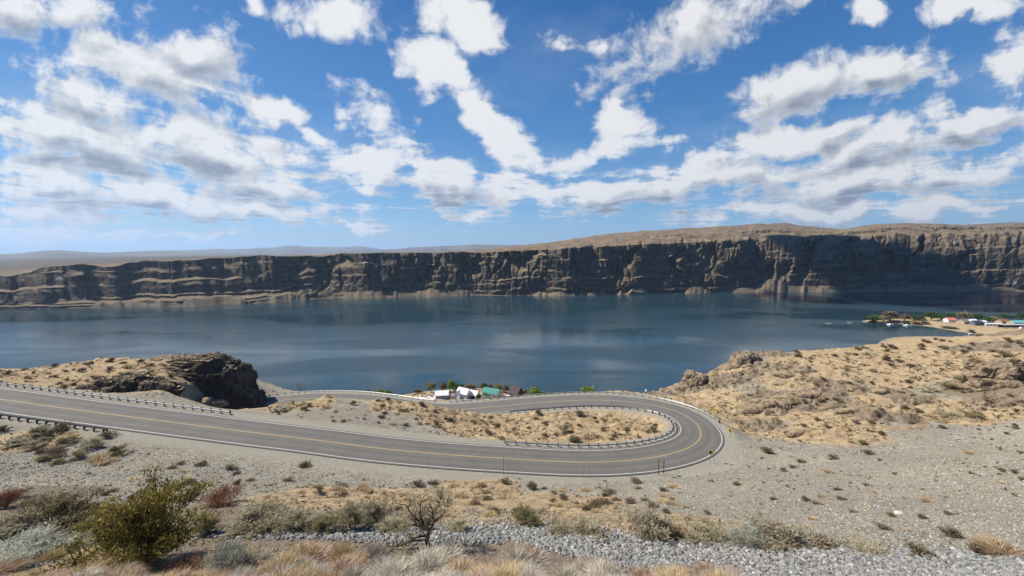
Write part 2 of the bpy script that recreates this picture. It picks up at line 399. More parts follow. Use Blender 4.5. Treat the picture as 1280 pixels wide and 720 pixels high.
# ------------------------------------------------------------------ ground material and mesh
def ground_material():
    m, t, b = mat('hillside ground')
    pos = t.node('ShaderNodeNewGeometry').outputs['Position']
    n_big = t.noise(pos, .09, 5, .6); n_mid = t.noise(pos, .55, 5, .65); n_fine = t.noise(pos, 3.2, 5, .7)
    n_grit = t.noise(pos, 14, 3, .7)
    st = t.node('ShaderNodeTexVoronoi', inp={'Vector': pos, 'Scale': 4.2})
    stone_c = t.node('ShaderNodeSeparateColor', inp={'Color': st.outputs['Color']}).outputs[0]
    st2 = t.node('ShaderNodeTexVoronoi', inp={'Vector': pos, 'Scale': 1.7})
    stone2 = t.node('ShaderNodeSeparateColor', inp={'Color': st2.outputs['Color']}).outputs[0]
    # grey gravel
    grav = t.ramp(t.math('ADD', t.math('MULTIPLY', n_mid, .5), t.math('MULTIPLY', stone_c, .5)),
                  [(.15, (.175, .153, .118)), (.42, (.305, .272, .21)), (.62, (.38, .34, .264)), (.85, (.53, .48, .385))])
    grav = t.mix(t.math('MULTIPLY', t.maprange(stone2, .90, .99), .5), grav, (.50, .47, .41))
    grav = t.mix(t.maprange(n_big, .45, .62), grav, t.mix(.55, grav, (.36, .30, .225)))
    n_wide = t.noise(t.node('ShaderNodeMapping', inp={'Vector': pos, 'Scale': (.6, 1.6, 1), 'Rotation': (0, 0, .25)}).outputs[0], .055, 4, .6)
    grav = t.mix(t.maprange(n_wide, .40, .62), t.mix(1.0, grav, (.84, .845, .86), 'MULTIPLY'), grav)
    # dry grass over sandy soil
    gr = t.ramp(t.math('ADD', t.math('MULTIPLY', n_mid, .62), t.math('MULTIPLY', n_fine, .38)),
                [(.30, (.13, .095, .06)), (.42, (.26, .19, .115)), (.50, (.41, .305, .18)), (.58, (.51, .39, .235)), (.68, (.60, .48, .31)), (.82, (.42, .36, .25))])
    gr = t.mix(t.maprange(n_big, .38, .66), gr, t.mix(.4, gr, (.38, .25, .14)))
    # weathered basalt
    rk = t.ramp(t.math('ADD', t.math('MULTIPLY', n_mid, .55), t.math('MULTIPLY', n_fine, .45)),
                [(.3, (.085, .064, .046)), (.45, (.185, .14, .098)), (.56, (.30, .232, .16)), (.72, (.43, .345, .24))])
    so = t.ramp(t.math('ADD', t.math('MULTIPLY', n_fine, .6), t.math('MULTIPLY', n_grit, .4)),
                [(.3, (.10, .078, .055)), (.5, (.235, .185, .13)), (.7, (.38, .32, .24))])
    wv = t.math('MULTIPLY', t.math('SUBTRACT', t.math('ADD', t.math('MULTIPLY', n_mid, .6), t.math('MULTIPLY', n_big, .4)), .5), 1.5)
    def w(name, k=1.): return t.maprange(t.math('ADD', t.attr(name), t.math('MULTIPLY', wv, k)), .32, .62, smooth=True)
    c = t.mix(w('grass'), grav, gr)
    c = t.mix(w('soil', -1.), c, so)
    c = t.mix(w('rock', .8), c, rk)
    # graded gravel beside the carriageway, with wheel-worn streaks
    dr = t.attr('roaddist')
    sh = t.mix(n_mid, (.33, .295, .23), (.43, .39, .31))
    sh = t.mix(t.math('MULTIPLY', n_grit, .5), sh, (.25, .24, .21))
    c = t.mix(t.maprange(t.math('ADD', dr, t.math('MULTIPLY', wv, 3.0)), 9.0, 6.3, smooth=True), c, sh)
    # wet rim and beach
    sep = t.node('ShaderNodeSeparateXYZ', inp={'Vector': pos})
    c = t.mix(t.maprange(sep.outputs[2], 1.0, .1), c, (.26, .22, .15))
    t.l.new(c, b.inputs['Base Color']); b.inputs['Roughness'].default_value = .95; b.inputs['Specular IOR Level'].default_value = .1
    hgt = t.math('ADD', t.math('MULTIPLY', n_fine, .6), t.math('ADD', t.math('MULTIPLY', st.outputs['Distance'], -.25), t.math('MULTIPLY', n_grit, .25)))
    t.l.new(t.bump(hgt, 1.0, .5), b.inputs['Normal'])
    return m
ter = mesh_np('terrain', np.c_[tx, ty, tz], [TQ], ground_material(), None, True,
              dict(gravel=tW[:, 0], grass=tW[:, 1], rock=np.maximum(tW[:, 2] * .75, trk), soil=tW[:, 3], roaddist=np.minimum(tD, 60)))
tag(ter, 'bare hillside of grey gravel, dry golden grass and brown bedrock running down to the river', 'hillside', kind='structure')

# ------------------------------------------------------------------ road
def strip(name, o0, o1, dz, mt, i0=0, i1=None, skirt=0):
    A = off(o0, i0, i1, dz); B = off(o1, i0, i1, dz); n = len(A)
    rows = [A, B]
    if skirt:
        A2 = A.copy(); B2 = B.copy(); A2[:, 2] -= skirt; B2[:, 2] -= skirt
        A2[:, :2] += RN[i0:i1] * .1; B2[:, :2] -= RN[i0:i1] * .1; rows = [A2, A, B, B2]
    V = np.concatenate(rows); k = len(rows)
    Q = [[r * n + i, r * n + i + 1, (r + 1) * n + i + 1, (r + 1) * n + i] for r in range(k - 1) for i in range(n - 1)]
    Q = np.array(Q)[:, ::-1]
    return V, Q
def asphalt():
    m, t, b = mat('worn asphalt')
    pos = t.node('ShaderNodeNewGeometry').outputs['Position']
    n = t.noise(pos, 9, 4, .7); nb = t.noise(pos, .25, 4, .6)
    la = t.attr('lane')
    lane = t.ramp(la, [(0, .5), (.12, .42), (.24, .62), (.33, .40), (.42, .60), (.5, .42), (.58, .60), (.67, .40), (.76, .62), (.88, .42), (1, .5)])
    f = t.math('ADD', t.math('MULTIPLY', n, .35), t.math('ADD', t.math('MULTIPLY', nb, .25), t.math('MULTIPLY', lane, .58)))
    c = t.ramp(f, [(.25, (.072, .067, .060)), (.55, (.118, .110, .098)), (.8, (.175, .163, .145))])
    # tar-sealed cracks
    vc = t.vor(t.vmath('ADD', pos, t.vmath('SCALE', t.node('ShaderNodeTexNoise', inp={'Vector': pos, 'Scale': .7}).outputs['Color'], scale=1.5).outputs[0]).outputs[0], .16, 'DISTANCE_TO_EDGE')
    c = t.mix(t.math('MULTIPLY', t.maprange(vc, .007, .003), .45), c, (.07, .068, .064))
    t.l.new(c, b.inputs['Base Color']); b.inputs['Roughness'].default_value = .85
    t.l.new(t.bump(n, .3, .01), b.inputs['Normal']); return m
V, Q = strip('road', HALF + .45, -HALF - .45, 0, None, skirt=.35)
n = len(ROAD)
lane = np.repeat([0, 0, 1, 1], n)
# subdivide the carriageway across so the wheel-path attribute is linear
tag(mesh_np('road', V, [Q], asphalt(), None, False, dict(lane=lane)), 'two-lane asphalt road sweeping downhill through a tight hairpin bend', 'road', kind='structure')
def paint(name, col, wear):
    m, t, b = mat(name); pos = t.node('ShaderNodeNewGeometry').outputs['Position']
    nn = t.noise(pos, 5, 5, .7)
    t.l.new(t.mix(t.maprange(nn, .5, .75), col, tuple(c * wear for c in col)), b.inputs['Base Color']); b.inputs['Roughness'].default_value = .7; return m
M_white = paint('worn white line paint', (.52, .50, .46), .55)
M_yel = paint('worn yellow line paint', (.46, .34, .16), .6)
for nm, o, mt_, lab in (('edge_line', HALF, M_white, 'white edge line on the far or inner side of the road'), ('edge_line', -HALF, M_white, 'white edge line on the outer side of the road')):
    V, Q = strip(nm, o + .08, o - .08, .005, None)
    tag(mesh_np('road_marking', V, [Q], mt_), lab, 'road marking', kind='structure')
V, Q = strip('c', .17, .06, .005, None); V2, Q2 = strip('c', -.06, -.17, .005, None)
tag(mesh_np('road_marking', np.r_[V, V2], [np.r_[Q, Q2 + len(V)]], M_yel), 'double yellow centre line of the hairpin road', 'road marking', kind='structure')

# ------------------------------------------------------------------ guard rails
M_galv = simple('galvanised steel', (.33, .335, .33), .45, .15, 2, .35, .5)
M_post = simple('weathered timber post', (.065, .052, .042), .9, .35, 5)
M_red = simple('faded red end marker', (.30, .06, .035), .7)
_bx = MB(); _bx.box((0, 0, .33), (.17, .22, .90)); _bx.box((.17, 0, .56), (.17, .2, .36))
post_proto = None
def rail(i0, i1, o, side, label, spacing=2.2, marker=None):
    """side = +1: the road lies on the right of the rail's offset (posts stand away from the road)"""
    global post_proto
    path = off(o, i0, i1); path = resample(path, .8)
    mid = path[len(path) // 2].copy()
    root = empty('guard_rail', mid, 0, label, 'guard rail', 'steel guard rails on timber posts along the hairpin road')
    tn = np.gradient(path[:, :2], axis=0); tn /= np.linalg.norm(tn, axis=1)[:, None]; nn = np.c_[-tn[:, 1], tn[:, 0]] * side   # away from the road
    prof = [(-.035, .40), (-.115, .46), (-.035, .545), (-.115, .63), (-.035, .70), (-.012, .70), (-.09, .63), (-.012, .545), (-.09, .46), (-.012, .40)]
    k = len(prof); nP = len(path)
    V = np.concatenate([np.c_[path[:, :2] + nn * (a - .17), path[:, 2] + z - .1] for a, z in prof]) - mid
    Q = [[j * nP + i, j * nP + i + 1, ((j + 1) % k) * nP + i + 1, ((j + 1) % k) * nP + i] for j in range(k) for i in range(nP - 1)]
    T = []
    mesh_np('rail', V, [np.array(Q)], M_galv, root)
    ps = resample(path, spacing); tn = np.gradient(ps[:, :2], axis=0)
    for q, t_ in zip(ps, tn):
        nv = np.array([-t_[1], t_[0]]) * side; nv /= np.linalg.norm(nv)
        ang = math.atan2(-nv[1], -nv[0])
        if post_proto is None:
            po = post_proto = _bx.build('post', M_post, root)
        else:
            po = post_proto.copy(); COL.objects.link(po); po.parent = root
        po.location = (q[0] + nv[0] * .18 - mid[0], q[1] + nv[1] * .18 - mid[1], q[2] - mid[2] - .12); po.rotation_euler = (0, 0, ang)
    for e, s_ in ((0, -1), (-1, 1)):
        q = path[e]; t2 = (path[e] - path[e + (-1 if e else 1)])[:2]; t2 /= np.linalg.norm(t2)
        mb = MB(); mb.tube([(0, 0, .38), (0, 0, .62)], .13, 8)
        en = mb.build('end_terminal', M_galv, root)
        nv = nn[e]; en.location = (q[0] + t2[0] * .08 - nv[0] * .17 - mid[0], q[1] + t2[1] * .08 - nv[1] * .17 - mid[1], q[2] - mid[2] - .1)
        if marker == e:
            mb = MB(); mb.box((0, 0, .45), (.3, .12, .62)); mk = mb.build('end_marker', M_red, root)
            mk.location = (q[0] + t2[0] * .5 - mid[0], q[1] + t2[1] * .5 - mid[1], q[2] - mid[2] - .1); mk.rotation_euler = (0, 0, .5)
    return root
OUT = HALF + 1.75
iA = ridx(258, 533); rail(14, iA, OUT, 1, 'long guard rail on the far side of the upper road below the knoll')
iB = ridx(178, 523); rail(14, iB, -OUT, -1, 'guard rail seen from behind at the left edge, ending in a red marker', 2.0, -1)
_half = int(np.argmax(ROAD[:, 0]))
iC0 = ridx(632, 573) ; iC1 = max(i for i in range(_half, len(ROAD)) if _ruv[i, 0] > 632)
rail(iC0, iC1, HALF + 1.5, 1, 'inner guard rail curling round the tan infield of the hairpin bend', 2.15)
iD0 = min(range(_half - 60, _half + 80), key=lambda i: abs(project(ROAD[i:i+1] - np.array([*(RN[i] * OUT[i]), 0]))[0, 1] - 529) if ROAD[i, 1] > 95 or i > _half - 5 else 99)
iD1 = max(i for i in range(_half, len(ROAD)) if _ruv[i, 0] > 548)
rail(iD0, iD1, -OUT, -1, 'outer guard rail on the river side of the hairpin, ending by the yellow curve signs', 2.2)
rail(iD1 + 8, len(ROAD) - 22, -OUT, -1, 'farthest guard rail, on the lower road just behind the grassy mound, above the water', 2.4)
print('rails', iA, iB, iC0, iC1, iD0, iD1, _half, len(ROAD))
# ------------------------------------------------------------------ far bank: basalt cliffs, plateau, distant ranges
SHX = [(-900, 410), (-500, 398), (-200, 390.5), (0, 386), (100, 385), (230, 382.5), (330, 378), (430, 374), (560, 371), (700, 369), (850, 366.5), (1000, 365.5), (1150, 365), (1280, 365.5), (1500, 369), (1900, 380)]
RIM = [(-900, 350), (-500, 350), (-200, 348), (-60, 345), (20, 343), (42, 341.5), (48, 335), (100, 333), (148, 332), (156, 328), (213, 326), (300, 322), (373, 321), (427, 318), (553, 316), (600, 315), (686, 311), (760, 307), (850, 303), (952, 298), (1032, 296), (1136, 293), (1186, 292), (1280, 290), (1500, 286), (1900, 283)]
SKY = [(-900, 346), (-200, 342), (0, 338), (60, 333), (150, 328), (427, 317.5), (553, 315), (600, 312), (640, 308), (686, 303), (755, 292.5), (810, 288), (850, 285.5), (920, 281.5), (979, 278), (1000, 281), (1019, 283.5), (1049, 286.5), (1090, 281), (1136, 278), (1170, 280), (1210, 281), (1280, 277.5), (1500, 275), (1900, 276)]
def az_of(u, v):
    d = ray(u, v); return math.atan2(d[0], d[1])
def tanel(u, v):
    d = ray(u, v); return d[2] / math.hypot(d[0], d[1])
NC = 1700
az = np.linspace(R(-72), R(70), NC)
sh_r = np.interp(az, [az_of(*p) for p in SHX], [-CAM_H / tanel(*p) for p in SHX])
rim_t = np.interp(az, [az_of(*p) for p in RIM], [tanel(*p) for p in RIM])
sky_t = np.interp(az, [az_of(*p) for p in SKY], [tanel(*p) for p in SKY])
def sm(a, k):
    kk = np.hanning(2 * k + 3)[1:-1]; kk /= kk.sum(); return np.convolve(np.pad(a, k, 'edge'), kk, 'valid')
sh_r = sm(sh_r, 30); rim_t = sm(rim_t, 10); sky_t = sm(sky_t, 8)
L = np.cumsum(np.r_[0, np.hypot(np.diff(sh_r * np.sin(az)), np.diff(sh_r * np.cos(az)))])      # metres along the shore
uu = 640 + FPX * np.tan(az)                        # roughly the picture column, for regional style
right = sst(880, 990, uu); left = sst(430, 330, uu); mid = 1 - right - left
SB = 34 + 60 * left + 30 * right                    # total set-back of the face from shore to rim
rim_r = sh_r + SB
rim_z = CAM_H + rim_t * (rim_r + 5) + (fbm2(L / 60, L * 0 + 3, 5) - .5) * (9 + 6 * left)
NVR = 190
zf = np.linspace(-.05, 1, NVR)                       # height fraction of the face
ZF, LL = np.meshgrid(zf, L, indexing='ij'); U2 = np.broadcast_to(uu, ZF.shape)
Lf = left[None]; Rt = right[None]; Md = mid[None]
Z = ZF * rim_z[None]
# stepped lava flows: steep bands of unequal thickness with ledges that swell, pinch out and break off along the wall
warp = (fbm2(LL / 260, Z * 0 + 8, 3) - .5) * .22 + (fbm2(LL / 45, Z / 40, 4) - .5) * .10 + (fbm2(LL / 14, Z / 14 + 30, 3) - .5) * .035
BND = np.array([0, .13, .27, .36, .52, .66, .76, .90, 1.06])            # flow boundaries, fraction of the height
zz_ = np.clip(ZF + warp * sst(0, .15, ZF) * sst(1, .85, ZF), -.05, 1.05)
zz_ = zz_ * (1 - Lf) + Lf * np.interp(zz_, [-.05, 0, .08, .14, .22, .46, .54, .80, .87, 1.06], [-.05, 0, .13, .27, .36, .52, .66, .76, .90, 1.06])
fl = np.clip(np.searchsorted(BND, zz_, side='right') - 1, 0, 7)
fr = (zz_ - BND[fl]) / (BND[fl + 1] - BND[fl]); wid = BND[fl + 1] - BND[fl]
ledge_w = sst(.30, .72, vn2(fl * 7.3 + 2, LL / 85 + fl * 3.1) * .6 + fbm2(LL / 30 + fl * 11, fl * 5.0, 3) * .45)
setn_ = 0
ledge_w = ledge_w * np.where((fl == 2) | (fl == 5), 1.25, .8)
big_l = np.where((fl == 1) | (fl == 4), 1.0, .15)
lfrac = .26 + .32 * Lf * big_l
cum = np.zeros_like(ZF); setl = 26 * Md + (10 + 62 * big_l) * Lf + 30 * Rt
base_c = np.zeros((9, NC))
for k_ in range(8):
    bl_ = 1.0 if k_ in (1, 4) else .15
    lw_k = sst(.30, .72, vn2(np.full(NC, k_ * 7.3 + 2), L / 85 + k_ * 3.1) * .6 + fbm2(L / 30 + k_ * 11, np.full(NC, k_ * 5.0), 3) * .45) * (1.25 if k_ in (2, 5) else .8)
    base_c[k_ + 1] = base_c[k_] + lw_k * (9 * mid + (4 + 44 * bl_) * left + 9 * right)
ar = np.arange(NC)[None]
tl = np.clip((fr - (1 - lfrac)) / lfrac, 0, 1)
brk0 = sst(.40, .58, fbm2(LL / 60 + 21, fl * 9.0 + 4, 4))
tl = tl * brk0 + fr * (1 - brk0)
setb = base_c[fl, ar] + (base_c[fl + 1, ar] - base_c[fl, ar]) * tl + ZF * (26 * Md + 22 * Lf + 62 * Rt) + Rt * 190 * np.clip(ZF - .5, 0, 1) ** 2
# ravines and buttresses
g1 = np.abs(fbm2(LL / 95 + .9 * (fbm2(LL / 50, Z / 40, 3) - .5), Z / 300 + 50, 4) - .5) * 2
gul = sst(.16, .0, g1)
g2 = np.abs(fbm2(LL / 38 + 40 + .5 * (fbm2(LL / 20, Z / 25, 2) - .5), Z / 160 + 80, 3) - .5) * 2
gul2 = sst(.14, .0, g2)
but = fbm2(LL / 42, Z / 110 + 20, 4) - .5
setb = setb + gul * (30 * Md + 14 * Lf + 34 * Rt) * sst(-.02, .6, ZF) + gul2 * (9 * Md + 5 * Lf + 6 * Rt) * sst(0, .4, ZF) + but * (34 * Md + 22 * Lf + 26 * Rt) * (.35 + .65 * sst(0, .3, ZF))
big = fbm2(LL / 230 + 3.3, Z * 0 + 70, 3) - .5
setb = setb + big * (90 * Md + 60 * Lf + 110 * Rt)
col = fbm2(LL / 5.0, Z / 45, 3) - .5; rough = fbm2(LL / 9, Z / 6, 4) - .5; brk = sst(.44, .60, fbm2(LL / 55 + 21, fl * 9.0 + 4, 4))
steep = sst(1 - lfrac, .9 - lfrac, fr)
setb = setb + steep * (col * 5.5 + rough * 5.0) * (1 - .3 * Rt) + (1 - steep) * rough * 4
# talus aprons over the foot of the wall
tn1 = fbm2(LL / 70 + 11, Z * 0 + 5, 4)
tal_h = 1 + 11 * sst(.48, .72, tn1) + 5 * fbm2(LL / 9, Z * 0, 3) * sst(.45, .6, tn1)
tal_h = tal_h + np.maximum(0, 15 * (1 - np.abs(U2 - 962) / 60)) + np.maximum(0, 12 * (1 - np.abs(U2 - 500) / 50)) + np.maximum(0, 9 * (1 - np.abs(U2 - 700) / 26)) + 12 * Rt * fbm2(LL / 60, Z * 0 + 9, 2)
ks_ = np.clip((tal_h[0] / rim_z - zf[0]) / (zf[-1] - zf[0]) * (NVR - 1), 0, NVR - 1).astype(int)
mn_ = setb[ks_, np.arange(NC)]; mn_ = np.min([np.roll(mn_, k_) for k_ in range(-13, 14)], axis=0)
D0 = (sm(mn_, 16) + 1.5)[None]
taz = D0 - (tal_h - Z) / math.tan(R(34))
is_tal = (taz < setb) & (Z < tal_h)
setb = np.where(is_tal, taz + rough * 3.5, setb)
setb = np.maximum(setb, -40)
Rr = sh_r[None] + 8 + setb
fx = (Rr * np.sin(az[None])).ravel(); fy = (Rr * np.cos(az[None])).ravel(); fz = Z.ravel()
# plateau behind the rim
NPB = 130
bd = np.concatenate([[3, 8], np.geomspace(16, 7200, NPB - 2)])
top_r = Rr[-1]
sky_d = 900 - 300 * left + 150 * np.sin(L / 170) * right + 0 * L
PR = top_r[None] + bd[:, None] + (sm(top_r, 45) - top_r)[None] * sst(4, 110, bd[:, None])
sky_z = CAM_H + sky_t * (top_r + sky_d)
rise = np.clip(bd[:, None] / sky_d[None], 0, 1); rise = rise ** .8 * (1 - .22 * np.sin(rise * math.pi))
PZ = rim_z[None] + (sky_z - rim_z)[None] * rise
LX = PR * np.sin(az[None]); LY = PR * np.cos(az[None])
und = (fbm2(LX / 160, LY / 160, 5) - .5)
PZ = PZ + und * np.clip(bd[:, None] / 400, 0, 1) * (46 * sst(560, 800, uu)[None] + 7) * np.clip(1.15 - rise, 0, 1) + (fbm2(LX / 30, LY / 30, 4) - .5) * 6.0
PZ = PZ - np.clip(bd[:, None] / sky_d[None] - 1.05, 0, 4) * 26 * (1 - left)[None]
PZ = np.maximum(PZ, 48 + 12 * und)
PZ[0] = rim_z + .2
# rock bluffs standing on the slope above the rim on the right
blf = sst(.55, .62, fbm2(LX / 70 + 9, LY / 70, 4)) * sst(700, 900, uu)[None] * np.exp(-((bd[:, None] - 240) / 150) ** 2)
PZ = PZ + blf * 9
V = np.r_[np.c_[fx, fy, fz], np.c_[LX.ravel(), LY.ravel(), PZ.ravel()]]
rows = NVR + NPB
ii = np.arange(rows * NC).reshape(rows, NC)
FQ = np.stack([ii[:-1, :-1], ii[:-1, 1:], ii[1:, 1:], ii[1:, :-1]], -1).reshape(-1, 4)
def cliff_material():
    m, t, b = mat('basalt and dry grass')
    geo = t.node('ShaderNodeNewGeometry'); pos = geo.outputs['Position']
    nz = t.node('ShaderNodeSeparateXYZ', inp={'Vector': geo.outputs['Normal']}).outputs[2]
    vert = t.node('ShaderNodeMapping', inp={'Vector': pos, 'Scale': (1, 1, .12)}).outputs[0]
    lay = t.node('ShaderNodeMapping', inp={'Vector': pos, 'Scale': (.08, .08, 1)}).outputs[0]
    n1 = t.noise(vert, .16, 6, .7); n2 = t.noise(lay, .22, 5, .6); n3 = t.noise(pos, .03, 5, .6); n4 = t.noise(pos, .3, 5, .7)
    f = t.math('ADD', t.math('MULTIPLY', n1, .4), t.math('ADD', t.math('MULTIPLY', n2, .35), t.math('MULTIPLY', n4, .25)))
    rock = t.ramp(f, [(.30, (.020, .016, .013)), (.46, (.058, .045, .034)), (.58, (.125, .095, .068)), (.72, (.225, .17, .115))])
    flat = t.ramp(t.math('ADD', t.math('MULTIPLY', n4, .5), t.math('MULTIPLY', n3, .5)),
                  [(.30, (.07, .052, .036)), (.45, (.145, .107, .07)), (.58, (.24, .18, .115)), (.74, (.18, .145, .095))])
    flat = t.mix(t.attr('steppe_haze'), flat, t.mix(n3, (.06, .055, .05), (.15, .125, .10)))  # dark sagebrush tone, greyed with distance so the far left plain looks hazy
    tal = t.attr('talus')
    tcol = t.mix(n4, (.11, .09, .07), (.245, .205, .16))
    rock = t.mix(t.maprange(t.math('ADD', tal, t.math('MULTIPLY', t.math('SUBTRACT', n4, .5), .8)), .35, .65), rock, tcol)
    k = t.maprange(t.math('ADD', nz, t.math('MULTIPLY', t.math('SUBTRACT', n4, .5), .5)), .55, .86, smooth=True)
    c = t.mix(k, rock, t.mix(t.attr('plateau'), t.mix(t.noise(pos, .045, 5, .7), (.05, .040, .029), (.29, .22, .14)), flat))
    # pale mineral stains on the wall
    c = t.mix(t.math('MULTIPLY', t.maprange(t.noise(pos, .018, 3, .5), .68, .72), t.maprange(n1, .5, .6)), c, (.42, .40, .36))
    t.l.new(c, b.inputs['Base Color']); b.inputs['Roughness'].default_value = .95; b.inputs['Specular IOR Level'].default_value = .08
    t.l.new(t.bump(t.math('ADD', n1, n4), .8, 2.0), b.inputs['Normal'])
    return m
tal_attr = np.r_[is_tal.astype(np.float32).ravel(), np.zeros(NPB * NC)]
tag(mesh_np('far_cliffs', V, [FQ], cliff_material(), None, False, dict(talus=tal_attr, plateau=np.r_[np.zeros(NVR * NC), np.ones(NPB * NC)], steppe_haze=np.r_[np.zeros(NVR * NC), (left[None] * sst(80, 700, bd[:, None])).ravel()])), 'long wall of dark layered basalt cliffs across the river with tan hills on top', 'cliffs', kind='structure')

# low blue ranges on the horizon
def range_mesh(name, dist, pts, seed, label, depth=.35):
    a = np.linspace(R(-75), R(72), 500)
    tt = np.interp(a, [az_of(*p) for p in pts], [tanel(*p) for p in pts]); tt = sm(tt, 5)
    zt = CAM_H + tt * dist + (fbm2(a * 40 + seed, a * 0, 5) - .5) * dist * .004
    rows = []
    for f_, zz in ((1 - depth, 0), (1 - .6 * depth, .45), (1 - .3 * depth, .78), (1, 1), (1 + .5 * depth, .6), (1 + depth, .1)):
        q = dist * f_ * (1 + .04 * (fbm2(a * 25 + seed, a * 0 + f_ * 9, 3) - .5))
        rr_ = 55 + (zt - 55) * zz + (0 if zz in (0, 1) else 1) * (fbm2(a * 60 + seed, a * 0 + f_ * 5, 4) - .5) * dist * .006
        rows.append(np.c_[q * np.sin(a), q * np.cos(a), rr_])
    n_ = len(a); V_ = np.concatenate(rows)
    Qd = np.array([[r * n_ + i, r * n_ + i + 1, (r + 1) * n_ + i + 1, (r + 1) * n_ + i] for r in range(len(rows) - 1) for i in range(n_ - 1)])
    tag(mesh_np(name, V_, [Qd], M_range, None, True), label, 'hills', kind='structure')
M_range, t_, b_ = mat('distant dry hills')
_pos = t_.node('ShaderNodeNewGeometry').outputs['Position']
t_.l.new(t_.ramp(t_.noise(_pos, .0012, 6, .65), [(.35, (.07, .062, .055)), (.55, (.13, .108, .085)), (.7, (.19, .155, .115))]), b_.inputs['Base Color']); b_.inputs['Roughness'].default_value = .95
range_mesh('distant_hills', 9500, [(-900, 316), (-300, 318), (0, 319.5), (30, 315.5), (60, 311.5), (85, 313.5), (130, 317), (160, 314.5), (200, 314.5), (300, 316), (400, 315), (470, 313.5), (520, 309), (545, 308), (570, 307), (600, 305), (630, 305.5), (660, 306), (760, 312), (1050, 300), (1110, 292), (1180, 283), (1225, 279), (1260, 278), (1300, 277), (1900, 270)], 3.0, 'low hazy ridge of dry hills beyond the left part of the cliffs')
range_mesh('distant_hills', 14000, [(-900, 314), (0, 317), (120, 316), (200, 313), (290, 311.5), (340, 309.5), (365, 306.5), (385, 309), (430, 309), (450, 307.5), (480, 312), (560, 310), (620, 308.5), (680, 309), (800, 314), (1900, 312)], 8.0, 'farthest blue ridge low on the horizon')

# ------------------------------------------------------------------ river
m, t, b = mat('river water')
geo = t.node('ShaderNodeNewGeometry'); pos = geo.outputs['Position']
wv1 = t.noise(t.node('ShaderNodeMapping', inp={'Vector': pos, 'Scale': (1, 1.5, 1), 'Rotation': (0, 0, .35)}).outputs[0], .35, 4, .6)
wv2 = t.noise(pos, .06, 3, .5)
pt = t.noise(t.node('ShaderNodeMapping', inp={'Vector': pos, 'Scale': (.0035, .012, 1), 'Rotation': (0, 0, .06)}).outputs[0], 1.0, 5, .55, .6)
patch = t.maprange(pt, .40, .62, smooth=True)          # wind-ruffled and slick areas
b.inputs['Base Color'].default_value = (.016, .042, .055, 1)
t.l.new(t.maprange(patch, 0, 1, .09, .20), b.inputs['Roughness']); b.inputs['IOR'].default_value = 1.33
b.inputs['Specular IOR Level'].default_value = .5
bp = t.node('ShaderNodeBump', inp={'Height': t.math('ADD', wv1, t.math('MULTIPLY', wv2, 1.5)), 'Strength': t.maprange(patch, 0, 1, .05, .36), 'Distance': 1.0})
t.l.new(bp.outputs[0], b.inputs['Normal'])
M_water = m
a = np.linspace(-math.pi, math.pi, 181)[:-1]
rings = [10, 200, 500, 1000, 2500, 7000, 22000]
V = np.concatenate([np.c_[r_ * np.sin(a), r_ * np.cos(a), a * 0] for r_ in rings]); n_ = len(a)
Qw = np.array([[r_ * n_ + i, (r_) * n_ + (i + 1) % n_, (r_ + 1) * n_ + (i + 1) % n_, (r_ + 1) * n_ + i] for r_ in range(len(rings) - 1) for i in range(n_)])
tag(mesh_np('river', V, [Qw[:, ::-1]], M_water), 'wide blue river below the cliffs', 'river', kind='structure')

# ------------------------------------------------------------------ sun, sky, clouds, air
SUN = np.array([-.95, .27, 0]); SUN /= np.linalg.norm(SUN); SEL = R(47)
SUN = np.array([SUN[0] * math.cos(SEL), SUN[1] * math.cos(SEL), math.sin(SEL)])
sl = bpy.data.lights.new('sun', 'SUN'); sl.energy = 5.0; sl.angle = R(.53); sl.color = (1, .945, .85)
so = bpy.data.objects.new('sun', sl); COL.objects.link(so)
so.rotation_euler = Vector(SUN).to_track_quat('Z', 'Y').to_euler(); so.location = (0, 0, 300)
w = bpy.data.worlds.new('World'); scene.world = w; w.use_nodes = True
t = NT(w.node_tree); bg = w.node_tree.nodes['Background']
sky = t.node('ShaderNodeTexSky', sky_type='NISHITA', sun_disc=False, sun_elevation=SEL, sun_rotation=math.atan2(SUN[0], SUN[1]), altitude=300, air_density=1.0, dust_density=.15, ozone_density=3.0)
hs = t.node('ShaderNodeHueSaturation', inp={'Color': sky.outputs[0], 'Saturation': 1.32, 'Value': 1.0}).outputs[0]
dirv = t.node('ShaderNodeTexCoord').outputs['Generated']
sx = t.node('ShaderNodeSeparateXYZ', inp={'Vector': dirv})
X, Y, Zc = sx.outputs
yy = t.math('MAXIMUM', Y, .06)
qx = t.math('DIVIDE', X, yy); qz = t.math('DIVIDE', Zc, yy)
q = t.node('ShaderNodeCombineXYZ', inp={0: qx, 1: qz, 2: 0.0}).outputs[0]
zc = t.math('ADD', t.math('MAXIMUM', Zc, .0), .035)
plane = t.node('ShaderNodeCombineXYZ', inp={0: t.math('DIVIDE', X, zc), 1: t.math('DIVIDE', Y, zc), 2: 0.0}).outputs[0]
